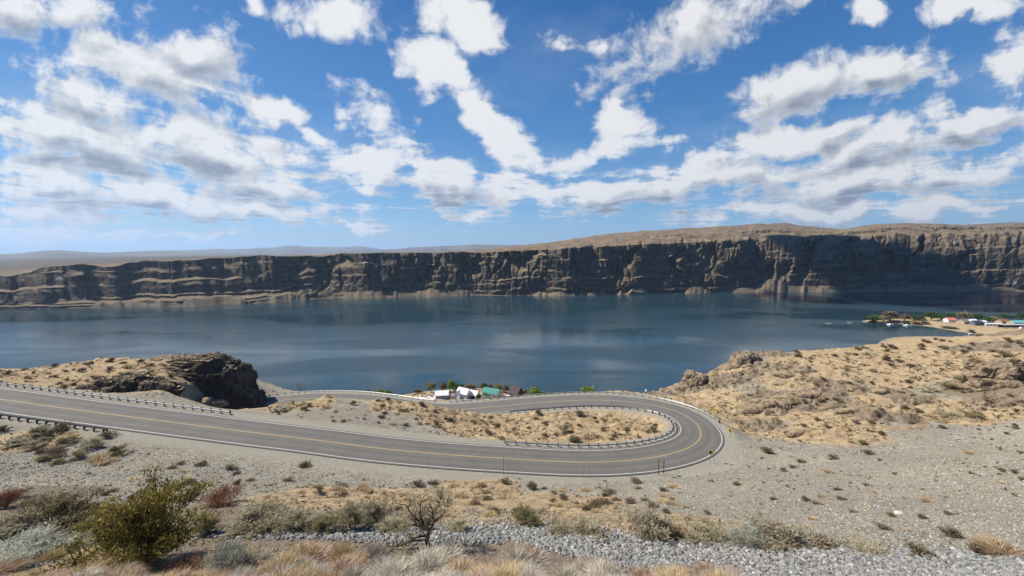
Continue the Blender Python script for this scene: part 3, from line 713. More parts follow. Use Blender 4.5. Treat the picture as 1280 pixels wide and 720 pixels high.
CL = [  # picture centre, radii, tilt (degrees, clockwise), strength
 (45, 12, 95, 32, 8, 1), (245, 62, 85, 40, 22, 1), (200, 100, 110, 45, 22, 1), (110, 118, 85, 38, 25, 1), (95, 175, 150, 48, 12, 1.1), (260, 190, 150, 40, 14, 1.1), (60, 235, 120, 38, 4, 1), (330, 228, 130, 30, 8, 1), (200, 245, 180, 26, 6, 1),
 (350, 147, 42, 26, 10, .9), (465, 150, 66, 32, 22, .95), (385, 170, 50, 16, 30, .7), (420, 26, 66, 32, 5, 1), (312, 6, 22, 14, 20, .7), (570, 20, 62, 26, 10, .95), (540, 82, 70, 24, 28, 1), (605, 140, 62, 27, 48, 1), (645, 190, 40, 24, 40, .9),
 (470, 214, 72, 30, 4, 1), (560, 232, 95, 30, 6, 1), (655, 240, 75, 24, 2, 1), (790, 150, 55, 46, -35, .95), (770, 190, 85, 28, -6, 1), (745, 240, 110, 24, -4, 1), (850, 40, 150, 44, -16, 1.05), (745, 62, 85, 22, 8, .7), (730, 106, 48, 13, -4, .8),
 (985, 112, 105, 36, -18, 1), (1100, 88, 110, 34, -10, 1), (985, 180, 150, 20, -17, 1), (1090, 185, 130, 30, -10, .95), (900, 228, 150, 22, -9, 1), (1080, 225, 160, 26, -6, 1), (1210, 215, 110, 30, -6, 1), (1200, 150, 110, 30, -8, .95), (1095, 14, 32, 17, 0, .8), (1215, 10, 85, 22, 0, .9), (1262, 62, 50, 42, -20, .95),
 (300, 262, 150, 17, 3, 1), (60, 264, 120, 20, 3, 1), (70, 293, 130, 18, 2, 1), (447, 281, 46, 9, 1, 1), (590, 269, 40, 7, 0, .8), (560, 250, 60, 12, 4, .8), (1040, 260, 220, 16, -2, 1), (240, 290, 70, 9, 0, .9), (1180, 258, 130, 17, 0, 1), (350, 276, 50, 10, 10, .9)]
jt = t.node('ShaderNodeTexNoise', noise_dimensions='2D', inp={'Vector': q, 'Scale': 5.0, 'Detail': 3.0})
qj = t.vmath('ADD', q, t.vmath('SCALE', t.vmath('SUBTRACT', jt.outputs['Color'], (.5, .5, .5)).outputs[0], scale=.12).outputs[0]).outputs[0]
def coverage(vec, blobs):
    acc = None
    for (u, v, ru, rv, ang, k) in blobs:
        d = ray(u, v); c = (d[0] / d[1], d[2] / d[1], 0)
        mp = t.node('ShaderNodeMapping', vector_type='TEXTURE', inp={'Vector': vec, 'Location': c, 'Rotation': (0, 0, -R(ang)), 'Scale': (ru / FPX * 1.04, rv / FPX * 1.02, 1)}).outputs[0]
        ln = t.vmath('LENGTH', mp).outputs['Value']
        ln = t.math('MULTIPLY_ADD', ln, k, 1 - k) if k != 1 else ln
        acc = ln if acc is None else t.math('SMOOTH_MIN', acc, ln, .22)
    return t.math('SUBTRACT', 1.0, acc)
qf = t.vmath('MULTIPLY', qj, (1, 1, 0)).outputs[0]
cov = coverage(qf, CL)
cov_up = coverage(t.vmath('ADD', qf, (-.012, .035, 0)).outputs[0], sorted(CL, key=lambda b_: -b_[2] * b_[3])[:22])
def dens(off_p, off_q, det):
    pv = t.vmath('ADD', plane, off_p).outputs[0]; qv = t.vmath('ADD', q, off_q).outputs[0]
    def n2(vec, sc, de, ro, di=0.):
        nd = t.node('ShaderNodeTexNoise', noise_dimensions='2D', inp={'Vector': vec, 'Scale': sc, 'Detail': de, 'Roughness': ro, 'Distortion': di}); return nd.outputs[0]
    a_ = n2(pv, 1.5, det, .58, .3); b_ = n2(qv, 10.0, det, .62, .2); c_ = n2(pv, .55, 3, .5)
    return t.math('ADD', t.math('MULTIPLY', a_, .46), t.math('ADD', t.math('MULTIPLY', b_, .40), t.math('MULTIPLY', c_, .14)))
n0 = dens((0, 0, 0), (0, 0, 0), 9.0)
n1 = dens((-.05, .0, 0), (-.020, .026, 0), 4.0)
n0c = t.math('SUBTRACT', n0, .5); n1c = t.math('SUBTRACT', n1, .5)
covl = t.math('MULTIPLY', t.math('MINIMUM', t.math('MAXIMUM', cov, -1.2), .75), .62)
D = t.math('ADD', covl, t.math('MULTIPLY', n0c, 2.6))
D1 = t.math('ADD', covl, t.math('MULTIPLY', n1c, 2.6))
alpha = t.maprange(D, -.05, .34, smooth=True)
thick = t.maprange(D, .15, 1.0)
lit = t.maprange(t.math('SUBTRACT', D, D1), -.34, .34)                # brighter where the side toward the sun is thinner
shade = t.math('ADD', t.math('MULTIPLY_ADD', t.math('MULTIPLY', t.math('SUBTRACT', cov_up, cov), t.maprange(D, .1, .5)), -1.7, t.math('MULTIPLY', thick, -.60)), t.math('MULTIPLY', lit, .85))
ccol = t.ramp(t.math('ADD', shade, .34, clamp=True), [(.0, (.27, .305, .37)), (.28, (.42, .455, .515)), (.55, (.60, .625, .665)), (.80, (.79, .795, .80)), (1, (.90, .90, .90))])
wisp = t.math('MULTIPLY', t.maprange(cov, -.9, .1, smooth=True), t.maprange(t.noise(plane, .8, 6, .62), .48, .8))
veil = t.math('MULTIPLY', wisp, .22)
SKY_S = .105
skyc = t.vmath('MULTIPLY', hs, (SKY_S * .86, SKY_S * 1.0, SKY_S * 1.10)).outputs[0]
CLOUD_B = .90
cc = t.vmath('SCALE', ccol, scale=CLOUD_B).outputs[0]
am = t.math('MAXIMUM', t.math('MULTIPLY', alpha, .97), veil)
am = t.math('MULTIPLY', am, t.maprange(Zc, .0, .02))
# thin whitening low over the horizon
grad = t.ramp(Zc, [(0, (.29, .49, .68)), (.10, (.19, .40, .65)), (.28, (.062, .22, .50)), (.55, (.018, .110, .34)), (1, (.012, .075, .25))])
skyc = t.mix(.68, skyc, grad)
fin = t.mix(am, skyc, cc)
t.l.new(fin, bg.inputs['Color']); bg.inputs['Strength'].default_value = .72
w.cycles.sampling_method = 'MANUAL'; w.cycles.sample_map_resolution = 512
scene.view_settings.view_transform = 'Standard'; scene.view_settings.look = 'None'; scene.view_settings.gamma = 1
scene.view_settings.exposure = .6
scene.cycles.use_denoising = True; scene.cycles.max_bounces = 5; scene.cycles.diffuse_bounces = 2; scene.cycles.glossy_bounces = 2; scene.cycles.transparent_max_bounces = 6
scene.cycles.volume_bounces = 0; scene.cycles.use_adaptive_sampling = True; scene.cycles.adaptive_threshold = .01
# ------------------------------------------------------------------ quick ground lookup from the sheet itself
_tzg = tz.reshape(nr, nt)
def gz(x, y):
    x = np.asarray(x, float); y = np.asarray(y, float)
    r = np.clip(np.hypot(x, y), rr[0], rr[-1] * .999); a = np.clip(np.arctan2(x, y), th[0], th[-1] - 1e-6)
    i = np.clip(np.searchsorted(rr, r) - 1, 0, nr - 2); f = (r - rr[i]) / (rr[i + 1] - rr[i])
    q_ = (a - th[0]) / (th[1] - th[0]); j = np.clip(q_.astype(int), 0, nt - 2); g = q_ - j
    return (_tzg[i, j] * (1 - f) + _tzg[i + 1, j] * f) * (1 - g) + (_tzg[i, j + 1] * (1 - f) + _tzg[i + 1, j + 1] * f) * g
_tr = np.geomspace(8, 760, 520)
def hits(u, v):
    u = np.asarray(u, float); v = np.asarray(v, float); out = np.full((len(u), 3), np.nan)
    for a0 in range(0, len(u), 4000):
        s = slice(a0, a0 + 4000)
        a = (u[s] - 640) / FPX; b = (360 - v[s]) / FPX
        d = np.c_[a, cp + b * sp, -sp + b * cp]
        q = d[:, None, :] * _tr[None, :, None]; q[..., 2] += CAM_H
        dz = q[..., 2] - gz(q[..., 0], q[..., 1]); neg = dz < 0
        k = neg.argmax(1); ok = neg.any(1) & (k > 0); n = np.arange(len(k)); k = np.maximum(k, 1)
        d0_, d1_ = dz[n, k - 1], dz[n, k]; f = (d0_ / (d0_ - d1_ + 1e-9))[:, None]
        p = q[n, k - 1] * (1 - f) + q[n, k] * f; p[~ok] = np.nan; out[s] = p
    return out
def spot(u, v):
    p = hits([u], [v])[0]; p[2] = gz(p[0], p[1]); return p
def depth(p): return p[1] * cp - (p[2] - CAM_H) * sp

# ------------------------------------------------------------------ plant material
def veg_mat(name, cols, rough=.8):
    m, t, b = mat(name)
    tint = t.attr('tint'); rnd = t.node('ShaderNodeObjectInfo').outputs['Random']
    c = t.ramp(tint, [(i / (len(cols) - 1), c) for i, c in enumerate(cols)])
    hsv = t.node('ShaderNodeHueSaturation', inp={'Color': c, 'Hue': t.maprange(rnd, 0, 1, .488, .512), 'Value': t.maprange(rnd, 0, 1, .8, 1.2)}).outputs[0]
    t.l.new(hsv, b.inputs['Base Color']); b.inputs['Roughness'].default_value = rough; b.inputs['Specular IOR Level'].default_value = .12
    tr = t.node('ShaderNodeBsdfTranslucent', inp={'Color': hsv}); mx = t.node('ShaderNodeMixShader', inp={0: .22})
    t.l.new(b.outputs[0], mx.inputs[1]); t.l.new(tr.outputs[0], mx.inputs[2])
    t.l.new(mx.outputs[0], m.node_tree.nodes['Material Output'].inputs['Surface'])
    return m
VM = dict(
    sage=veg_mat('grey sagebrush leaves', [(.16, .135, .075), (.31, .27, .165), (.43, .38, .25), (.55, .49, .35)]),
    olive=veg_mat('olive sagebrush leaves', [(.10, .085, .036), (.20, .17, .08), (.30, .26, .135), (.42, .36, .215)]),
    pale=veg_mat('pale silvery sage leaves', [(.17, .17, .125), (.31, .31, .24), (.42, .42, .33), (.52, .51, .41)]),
    green=veg_mat('green bitterbrush leaves', [(.05, .048, .010), (.14, .125, .025), (.27, .225, .055), (.40, .27, .08)]),
    rust=veg_mat('rusty dead brush', [(.07, .028, .014), (.17, .068, .032), (.26, .12, .06), (.34, .19, .11)]),
    pink=veg_mat('pinkish dry stems', [(.26, .145, .085), (.45, .29, .19), (.57, .42, .30), (.66, .55, .42)]),
    straw=veg_mat('straw coloured dry grass', [(.28, .185, .09), (.48, .345, .18), (.60, .47, .28), (.68, .58, .40)]),
    white=veg_mat('bleached grey dry stems', [(.28, .23, .17), (.46, .40, .315), (.59, .53, .435), (.68, .63, .54)]),
    brown=veg_mat('small brown brush', [(.055, .040, .024), (.12, .088, .052), (.20, .148, .09), (.29, .22, .14)]),
    tree=veg_mat('tree leaves', [(.022, .045, .010), (.05, .095, .018), (.09, .15, .03), (.15, .20, .05)]),
    lime=veg_mat('yellow green leaves', [(.07, .10, .014), (.15, .19, .03), (.25, .28, .055), (.34, .36, .09)]),
    tan=veg_mat('autumn tan leaves', [(.09, .062, .028), (.18, .13, .06), (.28, .21, .10), (.36, .29, .16)]))
M_stem = simple('dark shrub wood', (.075, .055, .042), .9, .4, 8)
M_stem2 = simple('pale dry wood', (.20, .165, .13), .9, .3, 8)

def blades(Bp, D, ln, wd, tint, rng, bend=.25):
    n = len(Bp); D = D / (np.linalg.norm(D, axis=1)[:, None] + 1e-9)
    sd = np.cross(D, rng.normal(size=(n, 3))); sd /= np.linalg.norm(sd, axis=1)[:, None] + 1e-9
    bv = np.cross(D, sd) * (rng.normal(size=(n, 1)) * bend) * ln[:, None]; wd = np.broadcast_to(wd, (n,))[:, None] * sd
    m_ = Bp + D * ln[:, None] * .55 + bv * .4; tip = Bp + D * ln[:, None] + bv
    V = np.stack([Bp - wd * .5, Bp + wd * .5, m_ - wd * .42, m_ + wd * .42, tip], 1).reshape(-1, 3)
    o = np.arange(n)[:, None] * 5
    return V, o + np.array([[0, 1, 3, 2]]), o + np.array([[2, 3, 4]]), np.repeat(tint, 5)
def blade_mesh(name, parts, mt, parent=None):
    V = []; Q = []; T = []; C = []; n = 0
    for v, q_, t_, c in parts: V.append(v); Q.append(q_ + n); T.append(t_ + n); C.append(c); n += len(v)
    return mesh_np(name, np.concatenate(V), [np.concatenate(Q), np.concatenate(T)], mt, parent, False, dict(tint=np.clip(np.concatenate(C), 0, 1)))
def tuft(name, mt, seed, n=260, r=.5, h=1.0, wd=.018, spread=.75, parent=None):
    rng = np.random.default_rng(seed)
    a = rng.random(n) * 2 * math.pi; q_ = np.sqrt(rng.random(n)); lean = q_ * spread + rng.normal(0, .12, n)
    Bp = np.c_[np.cos(a) * q_ * r * .45, np.sin(a) * q_ * r * .45, -.03 * np.ones(n)]
    D = np.c_[np.cos(a) * np.sin(lean), np.sin(a) * np.sin(lean), np.cos(lean)]
    ln = h * (.5 + .5 * rng.random(n)) * (1 - .25 * q_)
    return blade_mesh(name, [blades(Bp, D, ln, wd, rng.normal(.5, .22, n), rng, .3)], mt, parent)
def shrub(name, leafm, stemm, seed, w=1.3, h=1.0, n_main=9, n_sub=5, leaves=2600, ll=.13, lw=.022, stem_r=.022, inner=.35, up=.5, loose=.10, reach=(.72, 1.05)):
    """unit shrub: Empty > stems, foliage"""
    rng = np.random.default_rng(seed); root = empty(name, (0, 0, 0)); mb = MB(); tips = []; segs = []
    for i in range(n_main):
        a = 2 * math.pi * (i + rng.random() * .8) / n_main; el = rng.uniform(.25, 1.45) if i else 1.4
        ln = rng.uniform(*reach); tgt = np.array([math.cos(a) * math.cos(el) * w / 2, math.sin(a) * math.cos(el) * w / 2, max(.14, math.sin(el)) * h]) * ln
        tt = np.linspace(0, 1, 6)[:, None]; mid_ = tgt * np.array([.35, .35, .62]) + rng.normal(0, .05, 3)
        pts = (1 - tt) ** 2 * np.array([0, 0, -.05]) + 2 * tt * (1 - tt) * mid_ + tt ** 2 * tgt
        pts[1:-1] += rng.normal(0, .022, (4, 3))
        mb.tube(pts, np.linspace(stem_r, stem_r * .25, 6), 5, False); segs.append(pts[2:])
        for _ in range(n_sub):
            f = rng.uniform(.35, .95); b0 = pts[int(f * 5)]
            d = tgt / np.linalg.norm(tgt) + rng.normal(0, .55, 3); d[2] = abs(d[2]) * .8 + .15; d /= np.linalg.norm(d)
            sl_ = rng.uniform(.16, .38) * (w + h) / 2; p2 = np.stack([b0, b0 + d * sl_ * .5 + rng.normal(0, .02, 3), b0 + d * sl_])
            mb.tube(p2, [stem_r * .45, stem_r * .3, stem_r * .12], 4, False); segs.append(p2)
    mb.build('stems', stemm, root, True)
    P_ = []; N_ = leaves; k = rng.integers(0, len(segs), N_)
    ends = np.array([s[-1] for s in segs]); starts = np.array([s[0] for s in segs])
    f = rng.random(N_) ** inner
    B_ = starts[k] + (ends[k] - starts[k]) * f[:, None] + rng.normal(0, loose, (N_, 3)) * np.array([w, w, h]) * .5
    B_[:, 2] = np.abs(B_[:, 2])
    dn = B_ / (np.linalg.norm(B_, axis=1)[:, None] + 1e-6); D = dn * .6 + rng.normal(0, .45, (N_, 3)) + np.array([0, 0, up])
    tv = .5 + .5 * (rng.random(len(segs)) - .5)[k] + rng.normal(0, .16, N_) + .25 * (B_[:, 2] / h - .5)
    blade_mesh('foliage', [blades(B_, D, ll * (.5 + rng.random(N_)), lw, tv, rng, .3)], leafm, root)
    return root

PROT = {}
def proto(kind, k):
    key = (kind, k)
    if key in PROT: return PROT[key]
    s = 100 + k * 17 + sum(map(ord, kind))
    if kind in ('sage', 'olive'):
        o = shrub('sagebrush', VM[kind], M_stem, s, 1.45, 1.0, 12, 8, 5600, .085, .017, .02, .22, .7, .075)
    elif kind == 'pale':
        o = shrub('silver_sagebrush', VM['pale'], M_stem2, s, 1.5, .9, 13, 7, 7500, .095, .012, .018, .35, .7, .10)
    elif kind == 'rust':
        o = shrub('rusty_brush', VM['rust'], M_stem, s, 1.7, .9, 10, 6, 3000, .13, .014, .016, .5, .2, .14)
    elif kind == 'brown':
        o = shrub('brush_clump', VM['brown'], M_stem, s, 1.6, .85, 8, 4, 1100, .16, .034, .022, .45, .4, .14)
    elif kind == 'small':
        o = shrub('sagebrush', VM['olive' if k % 2 else 'sage'], M_stem, s, 1.5, .85, 7, 4, 1200, .16, .04, .024, .45, .4, .13)
    elif kind in ('pink', 'white', 'straw'):
        o = empty('dry_brush', (0, 0, 0)); rng = np.random.default_rng(s)
        mb = MB()
        for i in range(14):
            a = rng.random() * 6.28; l_ = rng.uniform(.2, .75); tp = np.array([math.cos(a) * l_ * .8, math.sin(a) * l_ * .8, rng.uniform(.35, .8)])
            mb.tube([(0, 0, -.03), tp * .5 + rng.normal(0, .03, 3), tp], [.011, .008, .003], 4, False)
        mb.build('stems', M_stem2, o, True)
        n = 1500; a = rng.random(n) * 6.283; q_ = np.sqrt(rng.random(n)); lean = q_ * 1.15 + rng.normal(0, .15, n)
        B_ = np.c_[np.cos(a) * q_ * .42, np.sin(a) * q_ * .42, rng.random(n) * .35 * (1 - .5 * q_)]
        D = np.c_[np.cos(a) * np.sin(lean), np.sin(a) * np.sin(lean), np.cos(lean)] + rng.normal(0, .22, (n, 3))
        b1 = blades(B_, D, (.26 + .5 * rng.random(n)) * (1 - .2 * q_), .015, rng.normal(.5, .34, n) + .4 * (B_[:, 2] - .2), rng, .35)
        blade_mesh('foliage', [b1], VM[kind], o)
    elif kind == 'tuft':
        o = tuft('grass_tuft', VM['straw' if k % 3 else 'brown'], s, 190, .6, .8, .045, .95)
    PROT[key] = o; o['proto'] = 1
    return o
USED = set()
PH = {'sage': 1.0, 'olive': 1.0, 'pale': .95, 'rust': .9, 'brown': .9, 'small': .9, 'pink': .9, 'white': .9, 'straw': .9, 'tuft': .75}
PW = {'sage': 1.5, 'olive': 1.5, 'pale': 1.6, 'rust': 1.7, 'brown': 1.6, 'small': 1.5, 'pink': 1.5, 'white': 1.5, 'straw': 1.5, 'tuft': 1.3}
CAT = {'sage': 'sagebrush', 'olive': 'sagebrush', 'small': 'sagebrush', 'pale': 'sagebrush', 'rust': 'brush', 'brown': 'brush', 'pink': 'dry brush', 'white': 'dry brush', 'straw': 'dry brush', 'tuft': 'grass tuft'}
PLACED = []
def put(kind, k, p, wpx, hpx, label, group=None, seed=0):
    """stand a copy (the first time the prototype itself) on the ground at p; wpx, hpx are its size in picture pixels"""
    dp = depth(p); sx_ = wpx / FPX * dp / PW[kind]; fo = .34 if p[1] < 62 else .2
    sz_ = max(.45 * hpx, (hpx - fo * wpx * .8) * 1.12) / FPX * dp / PH[kind]
    o = proto(kind, k); rz = random.random() * 6.28
    if (kind, k) not in USED:
        USED.add((kind, k)); o.location = tuple(p); o.rotation_euler = (0, 0, rz); o.scale = (sx_, sx_, sz_); o['label'] = label
    else:
        if 'group' in o: pass
        o = copy_tree(o, p, rz, (sx_, sx_, sz_), label)
    o['category'] = CAT[kind]
    if group: o['group'] = group
    elif 'group' in o: del o['group']
    if 'proto' in o: del o['proto']
    PLACED.append((p[0], p[1], sx_))
    return o
HAND = [  # kind, variant, u, v of the foot, width, height, label
 ('olive', 0, 72, 664, 105, 62, 'large twiggy olive-grey sagebrush left of the big green bush'), ('sage', 0, 22, 668, 80, 42, 'rounded grey-green sagebrush at the left edge of the photo'),
 ('pale', 0, 32, 694, 120, 40, 'silvery low sagebrush below the rounded one at the left edge'), ('olive', 1, 112, 672, 60, 34, 'small olive sagebrush tucked in the shade beside the big green bush'),
 ('rust', 0, 8, 634, 36, 26, 'rust-red brush cut by the left edge of the photo'), ('rust', 1, 44, 646, 60, 24, 'wide reddish brush behind the twiggy olive sagebrush'),
 ('rust', 0, 277, 631, 58, 30, 'bright rust-red bush alone on the slope right of the green bush'), ('rust', 1, 226, 627, 30, 15, 'small rusty brush peeping out behind the green bush'),
 ('brown', 0, 297, 606, 15, 9, 'dark brown dead tumbleweed on the gravel above the rust-red bush'), ('sage', 1, 322, 664, 84, 48, 'biggest and darkest grey sagebrush of the row above the cobble strip'),
 ('sage', 2, 370, 664, 58, 36, 'grey sagebrush second in the row above the cobble strip'), ('olive', 2, 404, 664, 44, 28, 'low dark sagebrush third in the row above the cobble strip'),
 ('sage', 0, 437, 662, 46, 38, 'pale sagebrush just left of the bare-branched bush, upper one'), ('sage', 2, 470, 655, 48, 36, 'upright grey sagebrush behind the bare-branched bush'),
 ('sage', 1, 492, 664, 46, 24, 'feathery pale sagebrush touching the left of the bare trunk'), ('sage', 0, 572, 664, 36, 20, 'feathery pale sagebrush touching the right of the bare trunk'),
 ('pale', 1, 287, 718, 80, 50, 'pale round silver sagebrush in front of the big green bush'), ('brown', 1, 270, 702, 40, 16, 'low brown brush between the green bush and the silver sagebrush'),
 ('olive', 0, 657, 656, 44, 30, 'dark sagebrush on the golden patch right of the bare bush'), ('sage', 2, 700, 668, 50, 22, 'low sagebrush at the left end of the row above the wide cobbles'),
 ('sage', 1, 738, 669, 62, 26, 'spreading grey sagebrush second in the row above the wide cobbles'), ('sage', 0, 815, 670, 80, 44, 'tall grey sagebrush in the middle of the row above the wide cobbles'),
 ('straw', 0, 850, 672, 40, 26, 'straw-coloured brush between two tall sagebrushes'), ('sage', 2, 885, 676, 66, 32, 'grey sagebrush with dark stems right of the straw-coloured brush'),
 ('pale', 2, 935, 681, 60, 32, 'pale green sagebrush left of the widest dark one'), ('sage', 1, 985, 683, 112, 42, 'widest grey-green sagebrush at the right of the row above the cobbles'),
 ('brown', 2, 1030, 683, 40, 18, 'bare dark twigs at the right end of the widest sagebrush'), ('sage', 2, 1085, 691, 64, 18, 'low flat sagebrush on the edge of the cobbles'),
 ('brown', 0, 1150, 694, 46, 20, 'purplish brown brush on the edge of the cobbles'), ('brown', 1, 1105, 662, 22, 11, 'small brown bush on the pale gravel'),
 ('brown', 2, 1190, 672, 24, 16, 'dark upright little bush on the pale gravel'), ('brown', 0, 1222, 692, 34, 18, 'brown brush right of the purplish one'), ('straw', 1, 1258, 694, 66, 30, 'tan bushy brush at the right edge by the cobbles'),
 ('tuft', 1, 1160, 628, 22, 11, 'largest round tan grass clump on the right gravel slope'), ('tuft', 0, 968, 625, 13, 8, 'reddish grass clump on the gravel below the hairpin'), ('tuft', 2, 1027, 622, 13, 8, 'tan grass clump right of the reddish one'),
 ('tuft', 1, 831, 621, 16, 8, 'round golden grass clump below the paired warning signs'), ('tuft', 4, 858, 636, 12, 8, 'dark brown grass clump below the golden round one'), ('brown', 1, 741, 635, 18, 10, 'spiky brown bush at the edge of the golden patch'), ('brown', 2, 665, 612, 20, 12, 'spiky twiggy bush below the road signs'),
 ('small', 0, 724, 521, 17, 10, 'dark round sagebrush inside the hairpin'), ('small', 1, 816, 540, 16, 8, 'olive sagebrush at the right end of the infield'), ('small', 2, 706, 541, 18, 12, 'brushy dark sagebrush in the middle of the infield'), ('brown', 0, 718, 553, 22, 10, 'grey-brown brush close to the inner guard rail'),
 ('small', 3, 628, 550, 12, 6, 'low dark sagebrush by the left end of the inner rail'), ('small', 1, 1191, 487, 26, 10, 'dark sagebrush end of the diagonal row on the right bench'), ('small', 2, 1240, 473, 28, 11, 'green-grey sagebrush below the brown slope at right'), ('small', 3, 1210, 478, 24, 9, 'grey sagebrush in the diagonal row on the right bench'), ('small', 0, 1165, 490, 28, 9, 'grey sagebrush left in the diagonal row on the right bench'),
 ('small', 1, 1255, 447, 24, 10, 'pale green sagebrush high on the right bench'), ('small', 2, 1190, 522, 30, 10, 'dark brush patch low on the right bench'), ('small', 3, 1220, 520, 26, 9, 'dark brush beside the patch low on the right bench'), ('small', 0, 957, 566, 20, 10, 'dark shrub right of the hairpin beyond the curve signs'), ('small', 1, 1078, 555, 12, 6, 'small dark shrub on the upper gravel slope'),
 ('small', 2, 355, 514, 10, 5, 'dark little sagebrush on the sandy mound by the lower road'), ('small', 1, 545, 533, 12, 8, 'dark sagebrush on the slope of the grassy mound'), ('small', 0, 20, 556, 30, 11, 'olive sagebrush below the left guard rail'), ('small', 3, 80, 555, 30, 11, 'greenish sagebrush on the verge below the left guard rail'), ('small', 2, 53, 553, 16, 8, 'dark green little sagebrush between two olive ones'), ('brown', 2, 133, 547, 22, 9, 'brown brush below the end of the left guard rail')]
HAND += [('olive', 2, 50, 652, 70, 44, 'upright olive brush behind the twiggy one at the lower left'), ('brown', 0, 118, 650, 40, 26, 'brown twiggy brush just left of the top of the green bush'), ('sage', 2, 96, 690, 56, 30, 'grey-green brush between the silvery sage and the green bush'),
 ('straw', 0, 140, 712, 60, 26, 'yellowish dry clump at the foot of the green bush, left side'), ('rust', 0, 225, 716, 54, 22, 'reddish dry brush at the foot of the green bush, right side'), ('pale', 0, 8, 712, 70, 30, 'pale sage in the lower left corner of the photo'),
 ('olive', 1, 260, 668, 44, 30, 'olive brush touching the right flank of the green bush'), ('brown', 2, 20, 622, 40, 14, 'low brown brush above the rust-red one at the left edge')]
for h_ in HAND: put(h_[0], h_[1], spot(h_[2], h_[3]), h_[4], h_[5], h_[6])

# the big green bush and the bare-branched one are kinds of their own
p = spot(182, 702); s_ = 158 / FPX * depth(p) / 2.0
o = shrub('green_bush', VM['green'], M_stem, 77, 1.95, 1.25, 17, 11, 12000, .06, .02, .022, .28, .4, .065, (.5, 1.12))
o.location = tuple(p); o.scale = (s_, s_, s_ * .82); tag(o, 'large dark green bush with orange-tinged top, tallest plant at the lower left', 'bush')
p = spot(537, 684); s_ = 95 / FPX * depth(p) / 1.75
rng = np.random.default_rng(5); o = empty('dead_bush', p, 0, 'bare dark-branched bush with twisted trunk and thin grey foliage', 'bush'); o.scale = (s_, s_, s_)
mb = MB(); segs = []
TR = [((0, 0, -.05), (-.06, 0, .18), (-.02, .05, .36), (-.12, .0, .5)), ((-.02, .05, .36), (.10, .02, .6), (.05, .05, .95)), ((-.12, 0, .5), (-.2, .05, .75), (-.18, 0, 1.1)), ((-.12, 0, .5), (-.4, .1, .72), (-.55, .05, 1.0)), ((-.06, 0, .18), (-.35, -.05, .2), (-.7, -.1, .12), (-.98, -.12, .10)), ((-.02, .05, .36), (-.4, .1, .48), (-.7, 0, .42)), ((0, 0, .05), (.2, -.1, .06), (.5, -.1, .02), (.62, -.05, .1)), ((.1, .02, .6), (.32, 0, .8), (.4, .05, 1.02)), ((0, 0, .3), (-.3, -.2, .38), (-.45, -.3, .3)), ((-.1, 0, .45), (.1, .3, .7), (.2, .4, .9))]
for i, c in enumerate(TR):
    c = np.array(c); q_ = catmull(c, 5); r0 = .062 if i == 0 else .032
    mb.tube(q_, np.linspace(r0, r0 * .3, len(q_)), 6, False); segs.append(q_)
    for _ in range(9):
        f = rng.integers(len(q_) // 3, len(q_)); d = rng.normal(0, 1, 3); d[2] = abs(d[2]) * .9 + .1; d /= np.linalg.norm(d)
        l_ = rng.uniform(.15, .38); p2 = np.stack([q_[f], q_[f] + d * l_ * .5 + rng.normal(0, .03, 3), q_[f] + d * l_]); mb.tube(p2, [.014, .009, .003], 4, False)
        if i not in (4, 6): segs.append(p2)
mb.build('branches', M_stem, o, True)
N_ = 1700; k = rng.integers(0, len(segs), N_); E = np.array([s[-1] for s in segs]); S0 = np.array([s[len(s) // 2] for s in segs]); f = rng.random(N_)[:, None]
B_ = S0[k] * (1 - f) + E[k] * f + rng.normal(0, .05, (N_, 3)); B_ = B_[B_[:, 2] > .25]; n = len(B_)
blade_mesh('foliage', [blades(B_, rng.normal(0, .4, (n, 3)) + [0, 0, .7], .07 + .09 * rng.random(n), .012, rng.normal(.55, .2, n), rng)], VM['sage'], o)

# dry brush along the bottom edge
BT = np.array([(235, 708), (300, 690), (420, 686), (560, 690), (700, 692), (760, 704), (860, 712), (960, 722), (1060, 728)])
LBL = {'pink': 'pinkish dry brush clump in the thicket along the bottom edge', 'white': 'bleached grey dry brush clump in the thicket along the bottom edge', 'straw': 'straw-yellow dry grass clump in the thicket along the bottom edge'}
U_ = RNG.uniform(90, 960, 190); top = np.interp(U_, BT[:, 0], BT[:, 1]); V_ = top + (RNG.random(190) ** .8) * 62 + 6
Hh = hits(U_, V_)
for i in np.argsort(V_):
    if np.isnan(Hh[i, 0]): continue
    u, v = U_[i], V_[i]; r_ = random.random()
    kd = 'white' if (450 < u < 560 and r_ < .6) or (650 < u < 800 and r_ < .55) else ('pink' if r_ < .34 else ('straw' if r_ < .66 else 'white'))
    put(kd, i % 3, Hh[i], RNG.uniform(30, 54) * (v / 700), RNG.uniform(20, 33), LBL[kd], LBL[kd] + 's')
for i in range(26):
    u, v = RNG.uniform(-20, 250), RNG.uniform(700, 745); p = hits([u], [v])[0]
    if not np.isnan(p[0]): put('straw' if i % 2 else 'pink', i % 3, p, RNG.uniform(26, 46), RNG.uniform(14, 24), 'dry grass clump in front of the bushes at the lower left', 'dry grass clumps at the lower left')

